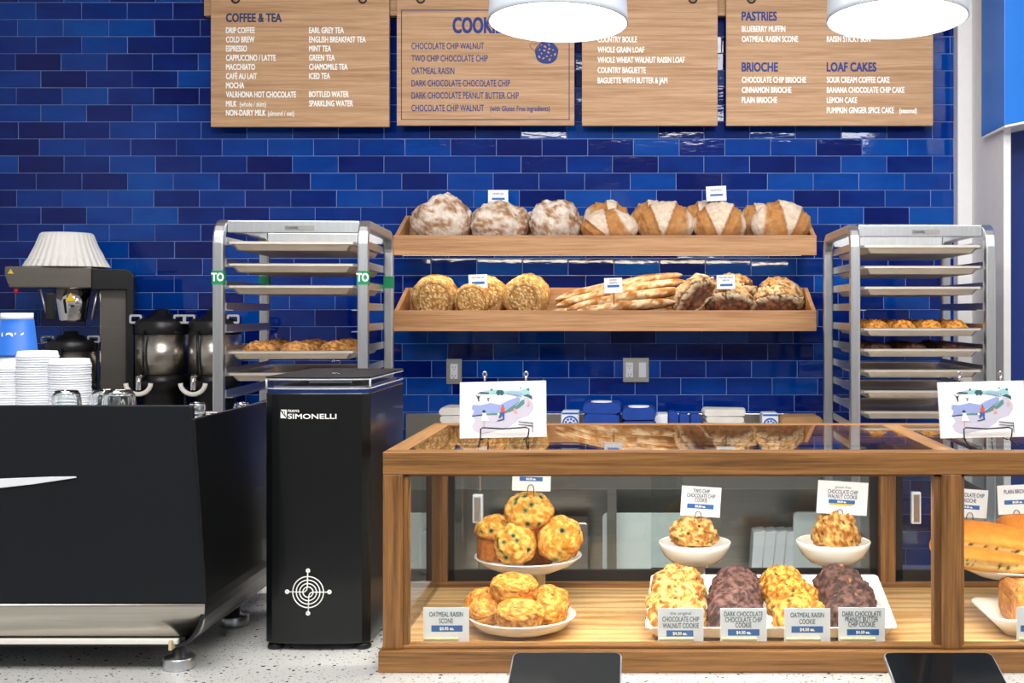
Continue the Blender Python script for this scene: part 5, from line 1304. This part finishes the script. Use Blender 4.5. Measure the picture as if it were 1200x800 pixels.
def cake_fn(d):
    e = .45; s = lambda v: math.copysign(abs(v)**e, v)
    k = 1/max(abs(s(d.x)), abs(s(d.y)), abs(s(d.z)), .01); k = min(k, 1.08)
    n = fb(d, 4, 3, 3)*.03; top = sstep(.3, .8, d.z)
    p = Vector((s(d.x)*k*.042, s(d.y)*k*.065, s(d.z)*k*.034+.008*top*(1-d.x*d.x)))*(1+n*(1+2*top))
    col = mix(C('#e2b35c'), C('#c98d38'), .5+.9*fb(d, 7, 2, 3)); edge = max(top, sstep(-.55, -.85, d.x))
    return p, mix(col, mix(C('#a5622a'), C('#d9a060'), .5+.9*fb(d, 9, 5, 3)), edge)
o = meshobj('loaf_cake', blob('loaf_cake', cake_fn, 72, 44), M['cookie']); put(o, W(1206, 706, 2.235), (0, 0, 0)); tag(o, 'crumb topped slice of loaf cake at the right edge of the case', 'cake')

# ================================================================== PRINTS ON WIRE EASELS (on the case top)
def print_on_easel(pxc, lbl_p, lbl_e):
    d = 2.165; s = d/F/8.89; Zg = zt+.0002
    t = thing('art_print', lbl_p, 'art print', (0, 0, 0), 'park prints on the case')
    w, h = .1575, .102
    MB().box(-w/2, w/2, 0, .006, 0, h).obj('print_board', M['card'], t, bevel=.0008)
    U = lambda pts: [((x-530)*s, (632-z)*s) for x, z in pts]
    cols = ['#98a8da', '#c9c8d9', '#5f8a88', '#9fcdd2', '#2f5f68', '#3b3f6b', '#e2584c', '#2d62b4', '#fdfdf6', '#f0a9a0', '#2a2a3a', '#7d93cc']
    ms = [M.setdefault('art'+c_, pm('print_'+c_[1:], c_, .6, var=.02)) for c_ in cols]
    a = MB(); L_ = [0]
    def P(pts, mi): L_[0] += 1; a.flat(U(pts), -.0004-.00004*L_[0], mi)
    P([(210, 405), (330, 395), (480, 400), (600, 370), (700, 320), (760, 250), (740, 215), (800, 225), (845, 280), (850, 340), (800, 410), (700, 440), (660, 480), (600, 520), (480, 560), (300, 590), (230, 560), (205, 510), (240, 460)], 1)
    P([(210, 285), (300, 290), (400, 268), (500, 290), (590, 245), (680, 212), (715, 225), (700, 270), (620, 310), (540, 350), (440, 375), (330, 372), (260, 395), (205, 400), (230, 350), (205, 330)], 0)
    P([(340, 378), (450, 378), (560, 350), (640, 300), (715, 250), (755, 240), (755, 285), (700, 330), (600, 370), (470, 398), (350, 398)], 2)
    P([(205, 398), (350, 380), (350, 398), (205, 410)], 4)
    P([(260, 160), (380, 135), (470, 130), (560, 150), (620, 140), (700, 150), (760, 125), (800, 130), (820, 190), (740, 195), (640, 185), (520, 180), (420, 175), (300, 180)], 3)
    for q in ([(395, 140), (412, 112), (428, 138)], [(455, 160), (480, 135), (530, 138), (545, 170), (520, 195), (500, 180), (480, 195)], [(740, 200), (790, 185), (835, 205), (838, 245), (790, 215)], [(700, 118), (725, 112), (725, 128)], [(775, 140), (800, 118), (812, 150)]): P(q, 4)
    for k in range(9): P([(590+k*17, 150+k*2), (594+k*17, 150+k*2), (594+k*17, 185+k*4), (590+k*17, 185+k*4)], 11)
    P([(570, 165), (720, 205), (720, 212), (570, 172)], 11); P([(265, 165), (300, 152), (385, 160), (385, 172), (300, 168)], 5)
    for q in ([(274, 252), (262, 205), (225, 165), (268, 200), (280, 170), (276, 205), (300, 180), (282, 215), (284, 252)], [(374, 250), (370, 225), (345, 205), (374, 222), (405, 208), (380, 228), (382, 250)]): P(q, 10)
    for k in range(5): P([(660+k*16, 300-k*14), (668+k*16, 288-k*14), (676+k*16, 300-k*14), (668+k*16, 310-k*14)], 3)
    P([(320, 375), (350, 372), (385, 460), (305, 458)], 8); P([(312, 352), (330, 342), (352, 350), (345, 365), (325, 366)], 10); P([(330, 460), (334, 460), (334, 520), (330, 520)], 6)
    P([(510, 320), (530, 310), (548, 325), (552, 372), (505, 370)], 6); P([(522, 300), (535, 296), (538, 312), (524, 314)], 10)
    P([(510, 372), (548, 374), (545, 440), (530, 440), (525, 400), (500, 432), (484, 425)], 7); P([(465, 455), (545, 436), (550, 444), (470, 462)], 10); P([(470, 380), (490, 372), (498, 392), (478, 400)], 8)
    P([(640, 345), (655, 325), (685, 375), (650, 385)], 9); P([(790, 265), (805, 255), (815, 280), (792, 310), (785, 300)], 9)
    P([(690, 466), (845, 484), (845, 494), (690, 474)], 5); P([(690, 496), (845, 514), (845, 524), (690, 504)], 5); P([(835, 485), (842, 485), (842, 585), (835, 585)], 5)
    a.obj('illustration', ms, t, recalc=False)['label'] = 'printed park scene with blue lake, path and small figures'
    zb_ = Z(512.5, d)
    put(t, (X(pxc, d), d, zb_), (R_(-9), R_(-1.2), 0))
    e = thing('wire_easel', lbl_e, 'easel', (X(pxc, d), d, Zg), 'wire easels on the case')
    bx = X(pxc, d); u = d/F; k0 = zb_-.0022
    f = MB(); df = 2.118
    f.tube([(bx-25*u, df, Zg+.0016), (bx-25.5*u, d-.012, k0), (bx-25.5*u, d-.0085, k0+12*u), (bx-23*u, d-.0075, k0+13.5*u), (bx, d-.0075, k0+12*u), (bx+27*u, d-.0075, k0+13.8*u), (bx+31*u, d-.0085, k0+12*u), (bx+30*u, d-.010, k0+4*u), (bx+27.5*u, d-.012, k0), (bx+31*u, df, Zg+.0016)], .0013, 8)
    for sx in (-24, 25):
        f.tube([(bx+sx*u, d-.012, k0), (bx+sx*u, d+.012, k0), (bx+sx*u, d+.031, zb_+.109)], .0013, 8)
        f.tube([(bx+sx*u, d+.027, zb_+.085), (bx+sx*u, d+.085, Zg+.0016)], .0013, 8)
    f.obj('wire_frame', M['wire_black'], e)
    for sx in (-24, 25):
        c_ = (bx+sx*u, d+.031, zb_+.113)
        g = MB().tube([(c_[0]+.0032*math.cos(v), c_[1], c_[2]+.0045*math.sin(v)) for v in [2*PI*k/14 for k in range(14)]], .0016, 6, closed=True)
        g.tube([(c_[0], c_[1]-.001, c_[2]-.004), (c_[0], c_[1]-.001, c_[2]-.012)], .0024, 8).obj('clip_tip', M['chrome'], e)
print_on_easel(589.5, 'park illustration print standing on the left of the glass case', 'black wire easel holding the left print on the glass case')
print_on_easel(1153.5, 'park illustration print standing on the case at the right edge', 'black wire easel holding the right print on the glass case')

# ================================================================== TABLETS at the counter front
def tablet(pxc, label):
    dT = 1.93; z1 = Z(764, dT); w, L_ = .176, .245; ang = math.atan2(.0236, .085)
    t = thing('tablet', label, 'tablet', (X(pxc, dT), dT, z1), 'tablets at the counter front')
    xc = X(pxc, dT)
    o1 = MB().prism([(xc+p[0], dT+p[1]) for p in rrect(-w/2, w/2, -L_, 0, .012, 6)], 'z', z1-.0075, z1).obj('tablet_body', M['alu'], t, bevel=.0015)
    MB().prism([(xc+p[0], dT+p[1]) for p in rrect(-w/2+.0022, w/2-.0022, -L_+.0022, -.0022, .0105, 6)], 'z', z1-.0002, z1+.0004).obj('screen_glass', M['screen'], t)
    MB().box(xc-.05, xc+.05, dT-L_*.8, dT-.03, z1-.0145, z1-.0076).obj('stand_plate', M['black_plastic'], t)
    MB().box(xc-.04, xc+.04, dT-.06, dT-.045, z1-.047, z1-.0076).obj('stand_foot', M['black_plastic'], t)
    t.rotation_euler = (ang, 0, 0)
tablet(665, 'tablet with dark screen lying on the counter in front of the scones')
tablet(1098, 'tablet with dark screen lying in front of the oak case post at right')
